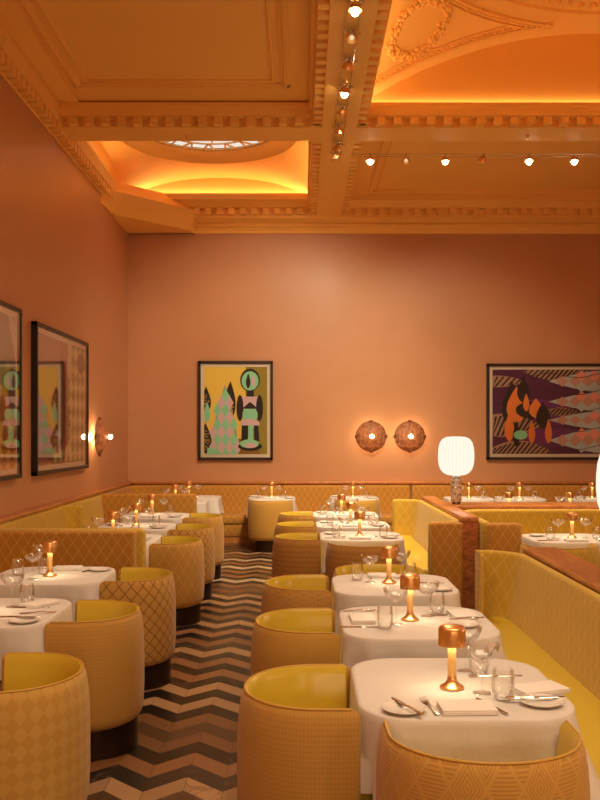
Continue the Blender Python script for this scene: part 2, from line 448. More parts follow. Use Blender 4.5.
mb = MB()
mb.lathe([(2.17, zf2(2.17)+.01), (2.16, zf2(2.18)-.05), (2.21, zf2(2.21)-.05), (2.22, zf2(2.22)-.02), (2.35, zf2(2.35)-.02), (2.36, zf2(2.36)-.05), (2.42, zf2(2.42)-.05), (2.43, zf2(2.43)+.01)], 96, *C2)
for i in range(100):                              # guilloche of small discs
    a = 2*pi*i/100; mb.ball((C2[0]+2.285*cos(a), C2[1]+2.285*sin(a), zf2(2.285)-.02), .045, 4)
mb.build('guilloche_ring', M['ceil'], dome)
mb = MB()
def on2(x, y, d=.0): return (x, y, zf2(math.hypot(x-C2[0], y-C2[1])) - d)
RB = 2.57
def clipline(pts, r, beads=0):
    q = [p for p in pts if math.hypot(p[0]-C2[0], p[1]-C2[1]) > RB + (.07 if beads == 0 else 0)]
    mb.tube([on2(x, y, .01) for x, y in q], r, 6)
    if beads:
        for x, y in q[::2]: mb.ball(on2(x, y-.04 if beads == 1 else y, .012), .02, 3)
yb = C2[1]+2.645; xl = C2[0]-2.78
clipline([(xl+.13+i*.03, yb-.13) for i in range(90)], .02, 1); clipline([(xl+.2+i*.03, yb-.21) for i in range(90)], .012)
clipline([(xl+.13, yb-.13-i*.03) for i in range(80)], .02, 2); clipline([(xl+.21, yb-.2-i*.03) for i in range(80)], .012)
for rr, r0 in ((RB, .02), (RB+.07, .012)):
    q = [(C2[0]+rr*cos(radians(a)), C2[1]+rr*sin(radians(a))) for a in range(90, 180)]
    q = [p for p in q if p[0] > xl+.13 and p[1] < yb-.13]
    mb.tube([on2(x, y, .01) for x, y in q], r0, 6)
    if r0 == .02:
        for x, y in q: mb.ball(on2(x-.02, y+.02, .012), .02, 3)
mb.build('panel_moulding', M['ceil'], dome)
mb = MB(); rng = random.Random(8)
for i in range(150):                              # wreath of leaves and fruit
    a = 2*pi*i/150*3 + rng.uniform(0,.2); q = 1 + rng.uniform(-.17,.17)
    mb.ball(on2(1.28+.30*q*cos(a), 9.93+.32*q*sin(a), .012), rng.uniform(.018,.036), 4)
mb.build('wreath', M['ceil'], dome)
def zf3(r):
    tt = max(0, min(1, (2.44-r)/(2.44-1.3))); return 5.58 + .44*(1-(1-tt)**2.8)
C3 = (-1.35, 12.885)
dome3 = sail('ceiling', C3[0], C3[1], 1.585, 1.885, zf3, 1.3, 'vaulted ceiling coffer with a round skylight')
mb = MB(); mb.lathe([(1.32,6.03),(1.30,6.0),(1.27,6.0),(1.25,6.03),(1.05,6.09),(1.0,6.10),(1.0,6.13)], 64, *C3); mb.build('oculus_ring', M['ceil'], dome3)
sky = MB(); sky.lathe([(1.0,6.16),(0,6.16)], 48, *C3); sky.build('skylight_pane', emit('skylight_glow', (1,.88,.74,1), .9), dome3)
mb = MB()
for i in range(36):
    a = 2*pi*i/36; b = a + 2*pi/36*(.5 if i % 2 else -.5)
    mb.tube([(C3[0]+1.0*cos(a), C3[1]+1.0*sin(a), 6.135), (C3[0]+.72*cos(b), C3[1]+.72*sin(b), 6.135)], .016, 5)
for r in (.985, .72, .35): mb.tube([(C3[0]+r*cos(2*pi*i/48), C3[1]+r*sin(2*pi*i/48), 6.135) for i in range(48)], .014, 5, True)
for i in range(12):
    a = 2*pi*i/12; mb.tube([(C3[0]+.72*cos(a), C3[1]+.72*sin(a), 6.135), (C3[0], C3[1], 6.135)], .012, 5)
mb.build('skylight_lattice', simple('gilt_lattice', lin(236,190,120), .5, .2), dome3)
# plain plaster casings in the corners
def corner_box(pts, z0, z1, label):
    global tn
    mb = MB(); k = len(pts)
    mb.add([(x, y, z) for z in (z0, z1) for x, y in pts], [list(range(k))[::-1], list(range(k, 2*k))] + [(q, (q+1) % k, k+(q+1) % k, k+q) for q in range(k)])
    struct(mb.build('trim_%d' % tn, M['ceil'], smooth=False), label, 'casing'); tn += 1
mb = MB()
cv = [(-2.96,12.94,5.13),(-2.87,13.89,5.13),(-1.87,14.91,5.13),(-1.82,YB+.02,5.13),(-2.96,YB+.02,5.13),     # underside
      (-2.70,13.63,5.40),(-1.735,14.73,5.40),(-2.93,13.72,5.62),(-2.0,14.70,5.62),(-1.95,YB+.02,5.62),(-2.96,YB+.02,5.62),(-2.96,12.98,5.3)]
mb.add(cv, [(0,1,2,3,4),(0,11,7,5,1),(1,5,6,2),(5,7,8,6),(2,6,8,9,3),(7,10,9,8),(0,4,10,7,11),(3,9,10,4)])
struct(mb.build('trim_%d' % tn, M['ceil'], smooth=False), 'plain plaster casing cut diagonally across the far left corner', 'casing'); tn += 1
corner_box([(XL-.02,7.55),(-2.70,8.0),(-2.70,8.28),(XL-.02,8.62)], 5.38, 5.64, 'plain plaster casing high on the left wall')
# wooden rails
mb = MB(); mb.rbox(XL, XL+.10, YF, YB, .90, .945, .012, 2); mb.rbox(XL, XL+.06, YF, YB, .86, .905, .01, 2)
struct(mb.build('trim_%d' % tn, M['wood']), 'polished wooden rail along the left wall', 'rail'); tn += 1
mb = MB(); mb.rbox(XL, XR, YB-.10, YB, .905, .95, .012, 2); mb.rbox(XL, XR, YB-.06, YB, .86, .905, .01, 2)
struct(mb.build('trim_%d' % tn, M['wood']), 'polished wooden rail along the back wall', 'rail'); tn += 1
mb = MB(); mb.box(XL, XL+.012, YB-.014, YB, .95, 5.13)
struct(mb.build('trim_%d' % tn, M['wall'], smooth=False), 'thin corner bead between left and back walls', 'trim'); tn += 1

# ------------------------------------------------------------------ barrel chairs
def chair_path(n=36, off=0):
    P = []; N = []
    hw, d, s0 = .345, .52, .05
    for x in (.165, .14, .115, .09, .065): P.append((x, -hw)); N.append((0, -1))
    for i in range(n+1):
        th = -pi/2 + pi*i/n; e = 2/2.05
        c = abs(cos(th))**e; sn = math.copysign(abs(sin(th))**e, sin(th))
        P.append((s0 - (d-.20)*c*1.0, hw*sn))
    for x in (.065, .09, .115, .14, .165): P.append((x, hw))
    m = len(P); N = []
    for i in range(m):
        a = Vector(P[min(i+1, m-1)]) - Vector(P[max(i-1, 0)]); a.normalize(); N.append((-a.y, a.x) if False else (a.y*-1, a.x))
    # path runs from -y arm round the back to +y arm: outward normal is to the right of travel reversed
    out = []
    for p, q in zip(P, N):
        c = Vector(p) - Vector((.05, 0)); v = Vector(q)
        out.append(tuple(v if v.dot(c) > 0 else -v))
    return P, out
CP, CN = chair_path()
outer_sec = [(.06,.165),(.03,.176),(.014,.195),(.006,.23),(0,.34),(0,.50),(.002,.60),(.007,.67),(.015,.722),(.023,.747),(.031,.757),(.036,.752),(.041,.70),(.048,.60),(.058,.34),(.06,.18)]
lining_sec = [(.031,.758),(.037,.757),(.044,.745),(.052,.715),(.072,.60),(.098,.48),(.110,.41),(.11,.36),(.075,.36),(.052,.60),(.044,.70),(.036,.74)]
mb = MB(); mb.sweep(CP, CN, outer_sec, cap=.03); me_outer = mb.mesh('outer_shell', M['c_weave'], ang=50)
mb = MB(); mb.sweep([(p[0]*.985, p[1]) for p in CP], CN, lining_sec, cap=.012); me_lining = mb.mesh('lining', M['leather'], ang=50)
mb = MB(); mb.tube([(p[0]-n[0]*.031, p[1]-n[1]*.031, .7585) for p, n in zip(CP, CN)], .0045, 6); me_pipe = mb.mesh('piping', M['piping'])
def dshape(sc, x1):
    pts = [(p[0]-n[0]*sc, p[1]-n[1]*sc) for p, n in zip(CP, CN)]
    yh = .345 - sc
    return pts + [(x1-.05, yh), (x1-.012, yh-.035), (x1, yh-.09), (x1, -(yh-.09)), (x1-.012, -(yh-.035)), (x1-.05, -yh)]
def slab(mb, pts, levels):
    c = Vector((sum(p[0] for p in pts)/len(pts), sum(p[1] for p in pts)/len(pts))); k = len(pts); v = []; f = []
    for z, ins in levels:
        for p in pts:
            q = Vector(p); d = (q-c); L = d.length; q = c + d*((L-ins)/L); v.append((q.x, q.y, z))
    for j in range(len(levels)-1):
        for i in range(k): f.append((j*k+i, j*k+(i+1) % k, (j+1)*k+(i+1) % k, (j+1)*k+i))
    f.append(list(range(k))[::-1]); f.append([(len(levels)-1)*k+i for i in range(k)])
    mb.add(v, f)
mb = MB(); slab(mb, dshape(.09, .27), [(.34,.02),(.35,0),(.41,0),(.435,.008),(.447,.025),(.452,.06)]); me_seat = mb.mesh('seat', M['leather'], ang=50)
mb = MB(); slab(mb, dshape(.07, .25), [(.165,.03),(.18,.01),(.34,0)]); me_base = mb.mesh('seat_base', M['c_plain'], ang=50)
mb = MB(); mb.lathe([(0,0),(.235,0),(.235,.17),(0,.17)], 40); me_plinth = mb.mesh('plinth', M['plinth'])
def seam_mesh(s):
    i = int(len(CP)/2 + s*len(CP)*.2); p, n = CP[i], CN[i]; mb = MB()
    mb.tube([(p[0]-n[0]*a, p[1]-n[1]*a, z) for a, z in ((.0438,.744),(.0518,.715),(.0718,.60),(.0978,.48),(.1098,.41))], .0025, 5)
    return mb.mesh('seam', M['piping'])
me_seam = (seam_mesh(-1), seam_mesh(1))
def chair(label, x, y, rz, fab, group=None):
    t = thing('barrel_chair', label, 'chair', (x, y, 0), rz, group)
    made = {}
    for nm, me, mt, up in (('outer_shell', me_outer, M[fab], None), ('lining', me_lining, None, None), ('piping', me_pipe, None, 'outer_shell'), ('seat', me_seat, None, None),
                           ('seat_base', me_base, M[fab], None), ('plinth', me_plinth, None, None), ('seam', me_seam[0], None, 'lining'), ('seam', me_seam[1], None, 'lining')):
        o = link(nm, me, made[up] if up else t); made[nm] = o
        if mt: o.material_slots[0].link = 'OBJECT'; o.material_slots[0].material = mt
    return t
G = 'barrel chairs at the dining tables'
chair('nearest barrel chair on the right of the aisle, fine woven tan back', .015, 3.55, 0, 'c_weave', G)
chair('second barrel chair on the right of the aisle, plain tan back', -.005, 4.80, 0, 'c_plain', G)
chair('third barrel chair on the right of the aisle, teardrop-patterned tan back', -.005, 6.02, 0, 'c_drop', G)
chair('fourth barrel chair on the right of the aisle, scale-patterned tan back', -.02, 8.72, 0, 'c_scale', G)
chair('fifth barrel chair on the right of the aisle, behind the scale-patterned one', -.04, 9.90, 0, 'c_weave', G)
chair('farthest barrel chair of the right-hand aisle row, diamond-patterned back', -.04, 11.2, 0, 'c_lat', G)
chair('barrel chair in the right foreground with nested-diamond back towards the camera', .60, 2.945, pi/2, 'c_conc', G)
chair('barrel chair facing the camera behind the third right-hand table', .56, 6.62, -pi/2, 'c_plain', G)
chair('scale-patterned barrel chair with its back to the camera before the fourth right-hand table', .56, 8.15, pi/2, 'c_scale', G)
chair('plain gold barrel chair at the aisle end, back to the camera', -.47, 13.5, pi/2, 'c_plain', G)
chair('plain gold barrel chair before the back table right of the aisle', .83, 13.55, pi/2, 'c_plain', G)
chair('nearest barrel chair on the left, pale diamond-check back, cut by the photo edge', -1.165, 3.76, pi, 'c_check', G)
chair('second barrel chair on the left of the aisle, fine woven tan back', -1.16, 5.05, pi, 'c_weave', G)
chair('third barrel chair on the left of the aisle, chain-net patterned back', -1.165, 6.36, pi, 'c_chain', G)
chair('fourth barrel chair on the left, diamond lattice back, beyond the tan panel', -1.185, 8.42, pi, 'c_lat', G)
chair('fifth barrel chair on the left, chain-net back behind the lattice one', -1.20, 9.62, pi, 'c_chain', G)
chair('farthest barrel chair on the left of the aisle', -1.22, 10.95, pi, 'c_lat', G)
chair('olive barrel chair mostly hidden behind the right wooden ledge', 2.31, 8.0, pi/2, 'lat_oli', G)

# ------------------------------------------------------------------ banquettes
def arcpts(c, r, a0, a1, n=8): return [(c[0]+r*cos(radians(a0+(a1-a0)*i/n)), c[1]+r*sin(radians(a0+(a1-a0)*i/n))) for i in range(n+1)]
def backrest(path, side, name, mat, parent, zb=.36, zt=.90, th=.13, lean=.09, cap=.04):
    # side: +1 = the seat lies to the left of the direction of travel
    dense = [path[0]]
    for a, b in zip(path, path[1:]):
        L = math.hypot(b[0]-a[0], b[1]-a[1]); k = max(1, int(L/.25))
        for i in range(1, k+1): dense.append((a[0]+(b[0]-a[0])*i/k, a[1]+(b[1]-a[1])*i/k))
    m = len(dense); N = []
    for i in range(m):
        a = Vector(dense[min(i+1, m-1)]) - Vector(dense[max(i-1, 0)]); a.normalize(); N.append((-a.y*side, a.x*side))
    sec = [(-.02,zb),(0,zb+.06),(lean*.3,zb+.2),(lean*.7,zb+.38),(lean,zt-.5*th),(lean+.06*th,zt-.25*th),(lean+.2*th,zt-.08*th),(lean+.4*th,zt),(lean+.6*th,zt),(lean+.8*th,zt-.08*th),(lean+.94*th,zt-.25*th),(lean+th,zt-.5*th),(lean+th,zb)]
    mb = MB(); mb.sweep(dense, N, sec, cap=cap); return mb.build(name, mat, parent, ang=50)
def seatblock(parent, x0, x1, y0, y1, mat='leather'):
    mb = MB(); mb.rbox(x0, x1, y0, y1, .30, .44, .035, 3); mb.build('seat', M[mat], parent)
    mb = MB(); mb.rbox(x0+.015, x1-.01, y0+.01, y1-.01, .10, .305, .012, 2); mb.build('seat_base', M['lat_tan'], parent)
    mb = MB(); mb.box(x0+.05, x1-.02, y0+.02, y1-.02, 0, .105); mb.build('plinth', M['dark'], parent)
GB = 'upholstered banquettes'
b = thing('banquette', 'nearest olive lattice banquette on the right, beside the first tables', 'banquette', (0,0,0), 0, GB)
backrest([(1.46,1.8),(1.46,6.30)] + arcpts((1.26,6.30),.20,0,90)[1:] + [(1.265,6.50)], 1, 'backrest', M['lat_oli'], b, lean=.08, th=.058)
seatblock(b, 1.02, 1.50, 1.8, 6.52)
b = thing('banquette', 'olive banquette with tan end panel behind the wooden post, right of the aisle', 'banquette', (0,0,0), 0, GB)
backrest([(1.27,8.86),(1.30,8.86)] + arcpts((1.28,9.02),.16,-90,0)[1:] + [(1.43,11.45)] + arcpts((1.27,11.50),.16,0,90)[1:] + [(1.22,11.66)], 1, 'backrest', M['lat_oli'], b, lean=.07, th=.065)
mb = MB(); mb.rbox(1.24, 1.55, 8.64, 8.735, .06, .90, .035, 4); mb.build('end_panel', M['lat_tan'], b)
seatblock(b, 1.04, 1.42, 8.75, 11.66)
b = thing('banquette', 'tan lattice banquette with a high panel across the near left tables', 'banquette', (0,0,0), 0, GB)
mb = MB(); mb.rbox(-2.88, -1.465, 7.89, 8.01, .06, .90, .035, 4); mb.build('end_panel', M['lat_tan'], b)
backrest([(-2.78,7.86),(-2.78,3.0)], 1, 'backrest', M['lat_oli'], b, lean=.05, th=.09)
seatblock(b, -2.79, -2.32, 3.0, 7.88)
b = thing('banquette', 'left wall banquette directly beyond the high tan panel', 'banquette', (0,0,0), 0, GB)
mb = MB(); mb.rbox(-2.88, -1.405, 8.02, 8.14, .06, .90, .035, 4); mb.build('end_panel', M['lat_oli'], b)
backrest([(-2.66,10.72)] + arcpts((-2.66,10.60),.12,90,180)[1:] + [(-2.78,8.15)], 1, 'backrest', M['lat_oli'], b, lean=.05, th=.085)
seatblock(b, -2.79, -2.32, 8.15, 10.70)
b = thing('banquette', 'left wall banquette ending in the far tan panel', 'banquette', (0,0,0), 0, GB)
backrest([(-2.78,12.70),(-2.78,10.9)], 1, 'backrest', M['lat_oli'], b, lean=.05, th=.09)
mb = MB(); mb.rbox(-2.88, -1.50, 12.74, 12.87, .06, .90, .035, 4); mb.build('end_panel', M['lat_tan'], b)
seatblock(b, -2.79, -2.32, 10.9, 12.73)
b = thing('banquette', 'long tan lattice banquette along the back wall behind the aisle', 'banquette', (0,0,0), 0, GB)
backrest([(1.76,14.86),(-2.58,14.86)] + arcpts((-2.58,14.68),.18,90,180)[1:] + [(-2.76,12.95)], 1, 'backrest', M['lat_tan'], b, lean=.06, th=.10)
mb = MB(); mb.rbox(-2.77, 1.80, 14.36, 14.9, .30, .44, .035, 3); mb.build('seat', M['lat_tan'], b)
mb = MB(); mb.rbox(-2.77, 1.77, 14.38, 14.9, .11, .305, .012, 2); mb.build('seat_base', M['lat_tan'], b)
mb = MB(); mb.box(-2.77, 1.77, 14.40, 14.9, 0, .112); mb.build('plinth', M['wood'], b)
b = thing('banquette', 'tan lattice banquette along the back wall below the purple picture', 'banquette', (0,0,0), 0, GB)
backrest([(6.4,14.86),(1.86,14.86)], 1, 'backrest', M['lat_tan'], b, lean=.06, th=.10)
mb = MB(); mb.rbox(1.86, 6.4, 14.36, 14.9, .30, .44, .035, 3); mb.build('seat', M['lat_tan'], b)
mb = MB(); mb.rbox(1.85, 6.39, 14.38, 14.9, .0, .305, .012, 2); mb.build('seat_base', M['lat_tan'], b)
b = thing('banquette', 'booth banquette with rounded tan end panel behind the right wooden ledge', 'banquette', (0,0,0), 0, GB)
backrest([(5.6,10.08),(2.05,10.08)] + arcpts((2.05,9.92),.16,90,180)[1:] + [(1.89,8.78)], 1, 'backrest', M['lat_oli'], b, lean=.05, th=.085)
mb = MB(); mb.rbox(1.765, 2.10, 8.56, 8.66, .06, .90, .06, 4); mb.build('end_panel', M['lat_tan'], b)
seatblock(b, 2.0, 5.6, 9.6, 10.1)

# wooden dividers
d = thing('room_divider', 'polished wooden divider ledge in the right foreground behind the banquette', 'divider', (0,0,0), 0, 'wooden dividers')
mb = MB(); mb.rbox(1.60, 1.85, 1.6, 6.53, .885, .93, .012, 2); mb.build('ledge', M['wood'], d)
mb = MB(); mb.box(1.625, 1.83, 1.62, 6.50, 0, .886); mb.build('panel', M['burl'], d, smooth=False)
d = thing('room_divider', 'wooden divider with burl post end beside the globe lamp', 'divider', (0,0,0), 0, 'wooden dividers')
mb = MB(); mb.rbox(1.58, 1.745, 8.88, 11.9, .885, .93, .008, 2); mb.rbox(1.745, 5.8, 10.25, 10.85, .885, .93, .008, 2); mb.build('ledge', M['wood'], d)
mb = MB(); mb.box(1.58, 1.745, 8.89, 11.88, 0, .886); mb.box(1.745, 5.8, 10.28, 10.82, 0, .886); mb.build('panel', M['burl'], d, smooth=False)

# ------------------------------------------------------------------ tables, cloths
def rrect(hx, hy, r, n=10):
    pts = []
    for cx, cy, a0 in ((hx-r, hy-r, 0), (-hx+r, hy-r, 90), (-hx+r, -hy+r, 180), (hx-r, -hy+r, 270)):
        for i in range(n+1): a = radians(a0+90*i/n); pts.append((cx+r*cos(a), cy+r*sin(a), cos(a), sin(a), sin(radians(180*i/n))))
    out = []                                     # densify the straight sides
    for i, p in enumerate(pts):
        q = pts[(i+1) % len(pts)]; out.append(p)
        L = math.hypot(q[0]-p[0], q[1]-p[1])
        if L > .1:
            k = int(L/.035)
            for j in range(1, k): w = j/k; out.append((p[0]+(q[0]-p[0])*w, p[1]+(q[1]-p[1])*w, p[2], p[3], 0))
    return out
def cloth_mesh(hx, hy, seed, drop=.27, r=.2, zt=.753, flare=0):
    rng = random.Random(seed); per = rrect(hx, hy, r); n = len(per); s = 0; S = []
    for i, p in enumerate(per):
        S.append(s); q = per[(i+1) % n]; s += math.hypot(q[0]-p[0], q[1]-p[1])
    ph = [rng.uniform(0, 6.28) for _ in range(4)]; fr = [rng.choice((5,6,7)), rng.choice((9,10,11)), rng.choice((14,15,17))]
    V = [(0, 0, zt)]; Fc = []
    rings = []
    for q in (.3, .6, .85, .96, 1.0): rings.append([(p[0]*q, p[1]*q, zt) for p in per])
    levels = [0.004/drop, .012/drop] + [.1+.9*i/9 for i in range(10)]
    for tt in levels:
        R = []
        for p, si in zip(per, S):
            a = 2*pi*si/s; c = p[4]**1.5
            fold = .55*sin(fr[0]*a+ph[0]) + .35*sin(fr[1]*a+ph[1]) + .25*sin(fr[2]*a+ph[2])
            off = .005*min(1, tt*20) + tt*(.006 + .016*c + .10*c*max(0, p[2])*max(0, -p[3])*flare) + tt**1.2*(.022*fold + (.062*c)*(.35+.65*sin(14*(p[4])+ph[3]+fr[1]*a)))
            z = zt - drop*tt*(1 + .10*c) - .0
            R.append((p[0]+p[2]*off, p[1]+p[3]*off, z))
        rings.append(R)
    for R in rings: V += R
    for i in range(n): Fc.append((0, 1+i, 1+(i+1) % n))
    for j in range(len(rings)-1):
        for i in range(n): Fc.append((1+j*n+i, 1+(j+1)*n+i, 1+(j+1)*n+(i+1) % n, 1+j*n+(i+1) % n))
    mb = MB(); mb.add(V, Fc); return mb.mesh('tablecloth', M['linen'], ang=70)
def table(x, y, hx, hy, seed, where, r=.2):
    t = thing('dining_table', 'cloth-covered dining table, %s' % where, 'table', (x, y, 0), 0, 'dining tables')
    mb = MB(); slab(mb, [(p[0], p[1]) for p in rrect(hx-.008, hy-.008, r-.008, 6)], [(.715,.004),(.72,0),(.746,0),(.749,.004)]); mb.build('tabletop', M['dark'], t)
    mb = MB(); mb.lathe([(0,.02),(.04,.02),(.04,.715),(0,.715)], 16); mb.build('pedestal', M['plinth'], t)
    mb = MB(); mb.lathe([(0,0),(.20,0),(.20,.012),(.05,.025),(0,.025)], 28); mb.build('foot', M['plinth'], t)
    c = link('tablecloth', cloth_mesh(hx, hy, seed, r=r, flare=1 if seed < 13 else 0)); c.location = (x, y, 0)
    tag(c, 'white tablecloth draped over %s' % where, 'tablecloth', 'white tablecloths')
# ------------------------------------------------------------------ table things (prototypes kept as mesh data)
lamp_prof = [(0,0),(.047,0),(.0485,.004),(.047,.009),(.038,.014),(.026,.022),(.019,.034),(.0172,.05)]
mb = MB(); mb.lathe(lamp_prof, 28); me_lbase = mb.mesh('base', M['copper'])
mb = MB(); mb.lathe([(.0172,.045),(.0168,.1775)], 20); me_lstem = mb.mesh('stem', simple('lit_copper', lin(246,200,128), .45, .5))
mb = MB(); mb.lathe([(.0505,.178),(.0505,.170),(.053,.168),(.0535,.172),(.0535,.226),(.0515,.236),(.045,.243),(.030,.247),(0,.248)], 36); me_lhead = mb.mesh('shade', M['copper'])
mb = MB(); mb.lathe([(0,.1775),(.0495,.1775)], 24); me_ldiff = mb.mesh('diffuser', M['lampled'])
def lamp(x, y, label):
    t = thing('table_lamp', label, 'lamp', (x, y, .755), 0, 'copper table lamps')
    for nm, me in (('base', me_lbase), ('stem', me_lstem), ('shade', me_lhead)): h = link(nm, me, t)
    link('diffuser', me_ldiff, h)
    return t
cp = [(0,.003),(.034,.003),(.036,.001),(.036,0),(.030,.004),(.010,.007),(.0042,.013),(.0035,.03),(.0035,.105),(.006,.114),(.026,.124),(.050,.142),(.063,.166),(.068,.190),(.067,.190),(.062,.167),(.049,.144),(.025,.126),(.004,.120),(0,.119)]
mb = MB(); mb.lathe(cp, 28); me_coupe = mb.mesh('coupe_glass', M['glass'])
tp = [(0,0),(.028,0),(.033,.004),(.041,.028),(.0435,.05),(.042,.085),(.038,.115),(.0374,.115),(.0412,.085),(.0427,.05),(.040,.029),(.030,.009),(0,.007)]
mb = MB(); mb.lathe(tp, 28); me_tumb = mb.mesh('water_glass', M['glass'])
pp = [(0,.004),(.045,.004),(.05,.006),(.072,.014),(.08,.017),(.0815,.0155),(.074,.010),(.052,.0),(0,0)]
mb = MB(); mb.lathe(pp, 36); me_plate = mb.mesh('side_plate', M['china'])
def bar(mb, pts):   # flat strip: (x, half width, z, thickness)
    v = []; f = []
    for x, w, z, h in pts:
        v += [(x, -w, z), (x, w, z), (x, w*.7, z+h), (x, -w*.7, z+h)]
    m = len(pts)
    for i in range(m-1):
        for k in range(4): f.append((i*4+k, i*4+(k+1) % 4, (i+1)*4+(k+1) % 4, (i+1)*4+k))
    f.append((0,1,2,3)[::-1]); f.append(tuple((m-1)*4+k for k in range(4))); mb.add(v, f)
mb = MB(); bar(mb, [(-.115,.006,0,.005),(-.11,.008,0,.007),(-.06,.0055,0,.007),(-.01,.0045,0,.006),(0,.006,0,.003),(.02,.0095,0,.003),(.08,.010,0,.0025),(.105,.006,0,.002),(.113,.001,0,.001)]); me_knife = mb.mesh('table_knife', M['steel'])
mb = MB(); bar(mb, [(-.10,.007,0,.004),(-.09,.009,0,.005),(-.03,.004,.003,.004),(.03,.004,.008,.004),(.04,.010,.006,.003),(.055,.0125,.003,.003),(.06,.0125,.003,.003)])
for yy in (-.0105, -.0035, .0035, .0105):
    n0 = len(mb.v); bar(mb, [(.058,.002,.003,.003),(.085,.0018,.003,.002),(.10,.001,.007,.002)])
    for i in range(n0, len(mb.v)): a = mb.v[i]; mb.v[i] = (a[0], a[1]+yy, a[2])
me_fork = mb.mesh('table_fork', M['steel'])
mb = MB()
for i, (x0, x1, y0, y1) in enumerate(((-.10,.10,-.065,.065), (-.099,.1005,-.0655,.062), (-.10,.0985,-.064,.0635))):
    mb.rbox(x0, x1, y0, y1, .0005+i*.0062, .0067+i*.0062, .003, 2)
me_nap = mb.mesh('folded_napkin', M['napkin'])
MESH = {'coupe_glass': (me_coupe, 'glass', 'coupe glasses', .7545), 'water_glass': (me_tumb, 'glass', 'stemless water glasses', .7545), 'side_plate': (me_plate, 'plate', 'white side plates', .7545),
        'table_knife': (me_knife, 'knife', 'steel knives', .7545), 'table_fork': (me_fork, 'fork', 'steel forks', .7545), 'folded_napkin': (me_nap, 'napkin', 'folded napkins', .7545)}
def put(kind, x, y, label, rz=0, dz=0, tilt=0):
    me, cat, grp, z = MESH[kind]; o = link(kind, me); o.location = (x, y, z+dz); o.rotation_euler = (0, tilt, rz)
    return tag(o, label, cat, grp)
def pp_(kind, px, py, label, rz=0, dz=0):
    x, y = onz(px, py, .755); return put(kind, x, y, label, radians(rz), dz)

TX, TW = .605, .395
tables = [
 ('T1', TX, 3.57, TW, .435, 'the nearest right-hand table'), ('T2', TX, 4.79, TW, .42, 'the second right-hand table'), ('T3', TX, 5.98, TW, .425, 'the third right-hand table'),
 ('T4', .575, 8.81, TW, .41, 'the fourth right-hand table'), ('T5', .555, 9.95, TW, .40, 'the fifth right-hand table'), ('T6', .535, 11.2, TW, .42, 'the sixth right-hand table'),
 ('L1', -1.755, 5.05, TW, .42, 'the nearest left-hand table'), ('L2', -1.765, 6.36, TW, .41, 'the second left-hand table'),
 ('L3', -1.77, 8.60, TW, .40, 'the third left-hand table beyond the tan panel'), ('L4', -1.79, 9.72, TW, .40, 'the fourth left-hand table'), ('L5', -1.80, 11.0, TW, .40, 'the fifth left-hand table'),
 ('L6', -1.80, 13.35, TW, .36, 'the left table just behind the far tan panel'), ('L7', -1.72, 14.30, .42, .36, 'the left corner table at the back wall'),
 ('B1', -.47, 14.12, .36, .40, 'the back table at the aisle end'), ('B2', .82, 14.15, .37, .40, 'the back table right of the aisle'),
 ('S1', 2.57, 8.62, .41, .40, 'the booth table behind the right ledge'),
 ('W1', 2.60, 14.02, .358, .40, 'the back-wall table beside the globe lamp'), ('W2', 3.39, 14.02, .358, .40, 'the back-wall table under the purple picture'), ('W3', 4.52, 14.02, .358, .40, 'the back-wall table at the right photo edge'),
 ('M1', 2.67, 11.62, .362, .36, 'the table hidden behind the cross ledge, left one'), ('M2', 3.46, 11.62, .362, .36, 'the table hidden behind the cross ledge, right one')]
for i, (k, x, y, hx, hy, w) in enumerate(tables): table(x, y, hx, hy, 10+i, w)
TB = {k: (x, y, w) for k, x, y, hx, hy, w in tables}
# nearest right table
w = TB['T1'][2]
def lampat(px, py, k):
    x, y = onz(px, py, .755); lamp(x, y, 'copper table lamp on %s' % TB[k][2])
lampat(452, 688, 'T1')
pp_('side_plate', 404, 711, 'white side plate by the left edge of %s' % w); pp_('table_knife', 406, 710, 'knife lying across the left side plate on %s' % w, 112, .016)
pp_('table_fork', 430, 707, 'fork left of the napkin on %s' % w, 98); pp_('folded_napkin', 467, 710, 'napkin between fork and knife on %s' % w, 2)
pp_('table_knife', 491, 706, 'knife right of the napkin on %s' % w, 108)
pp_('side_plate', 541, 704, 'white side plate by the right edge of %s' % w); pp_('table_knife', 536, 702, 'knife lying over the right side plate on %s' % w, 6, .017)
pp_('coupe_glass', 482, 693, 'coupe glass in front right of the lamp on %s' % w); pp_('water_glass', 503, 699, 'water glass nearest the camera on %s' % w)
pp_('water_glass', 479, 674, 'water glass behind the coupe on %s' % w); pp_('coupe_glass', 466, 671, 'coupe glass behind the lamp on %s' % w)
pp_('table_knife', 496, 676, 'knife lying by the far water glass on %s' % w, 5)
pp_('folded_napkin', 539, 691, 'napkin beside the banquette on %s' % w, 20)
w = TB['T2'][2]
lampat(410, 620, 'T2')
pp_('folded_napkin', 362, 620, 'napkin on the left of %s' % w, 92); pp_('table_knife', 362, 627, 'knife in front of the left napkin on %s' % w, 2)
pp_('table_fork', 358, 611, 'fork behind the left napkin on %s' % w, 4); pp_('water_glass', 385, 628, 'water glass left of the lamp on %s' % w); pp_('coupe_glass', 396, 624, 'coupe glass left of the lamp on %s' % w)
pp_('coupe_glass', 427, 616, 'coupe glass right of the lamp on %s' % w); pp_('water_glass', 437, 613, 'water glass right of the lamp on %s' % w)
pp_('table_knife', 448, 615, 'knife right of the glasses on %s' % w, 8); pp_('side_plate', 464, 626, 'white side plate by the banquette on %s' % w); pp_('table_fork', 466, 622, 'fork over the plate on %s' % w, 10, .016)
pp_('folded_napkin', 462, 616, 'napkin by the banquette on %s' % w, 95)
w = TB['T3'][2]
lampat(389, 583, 'T3')
pp_('water_glass', 357, 580, 'water glass left of the lamp on %s' % w); pp_('coupe_glass', 370, 582, 'coupe glass left of the lamp on %s' % w)
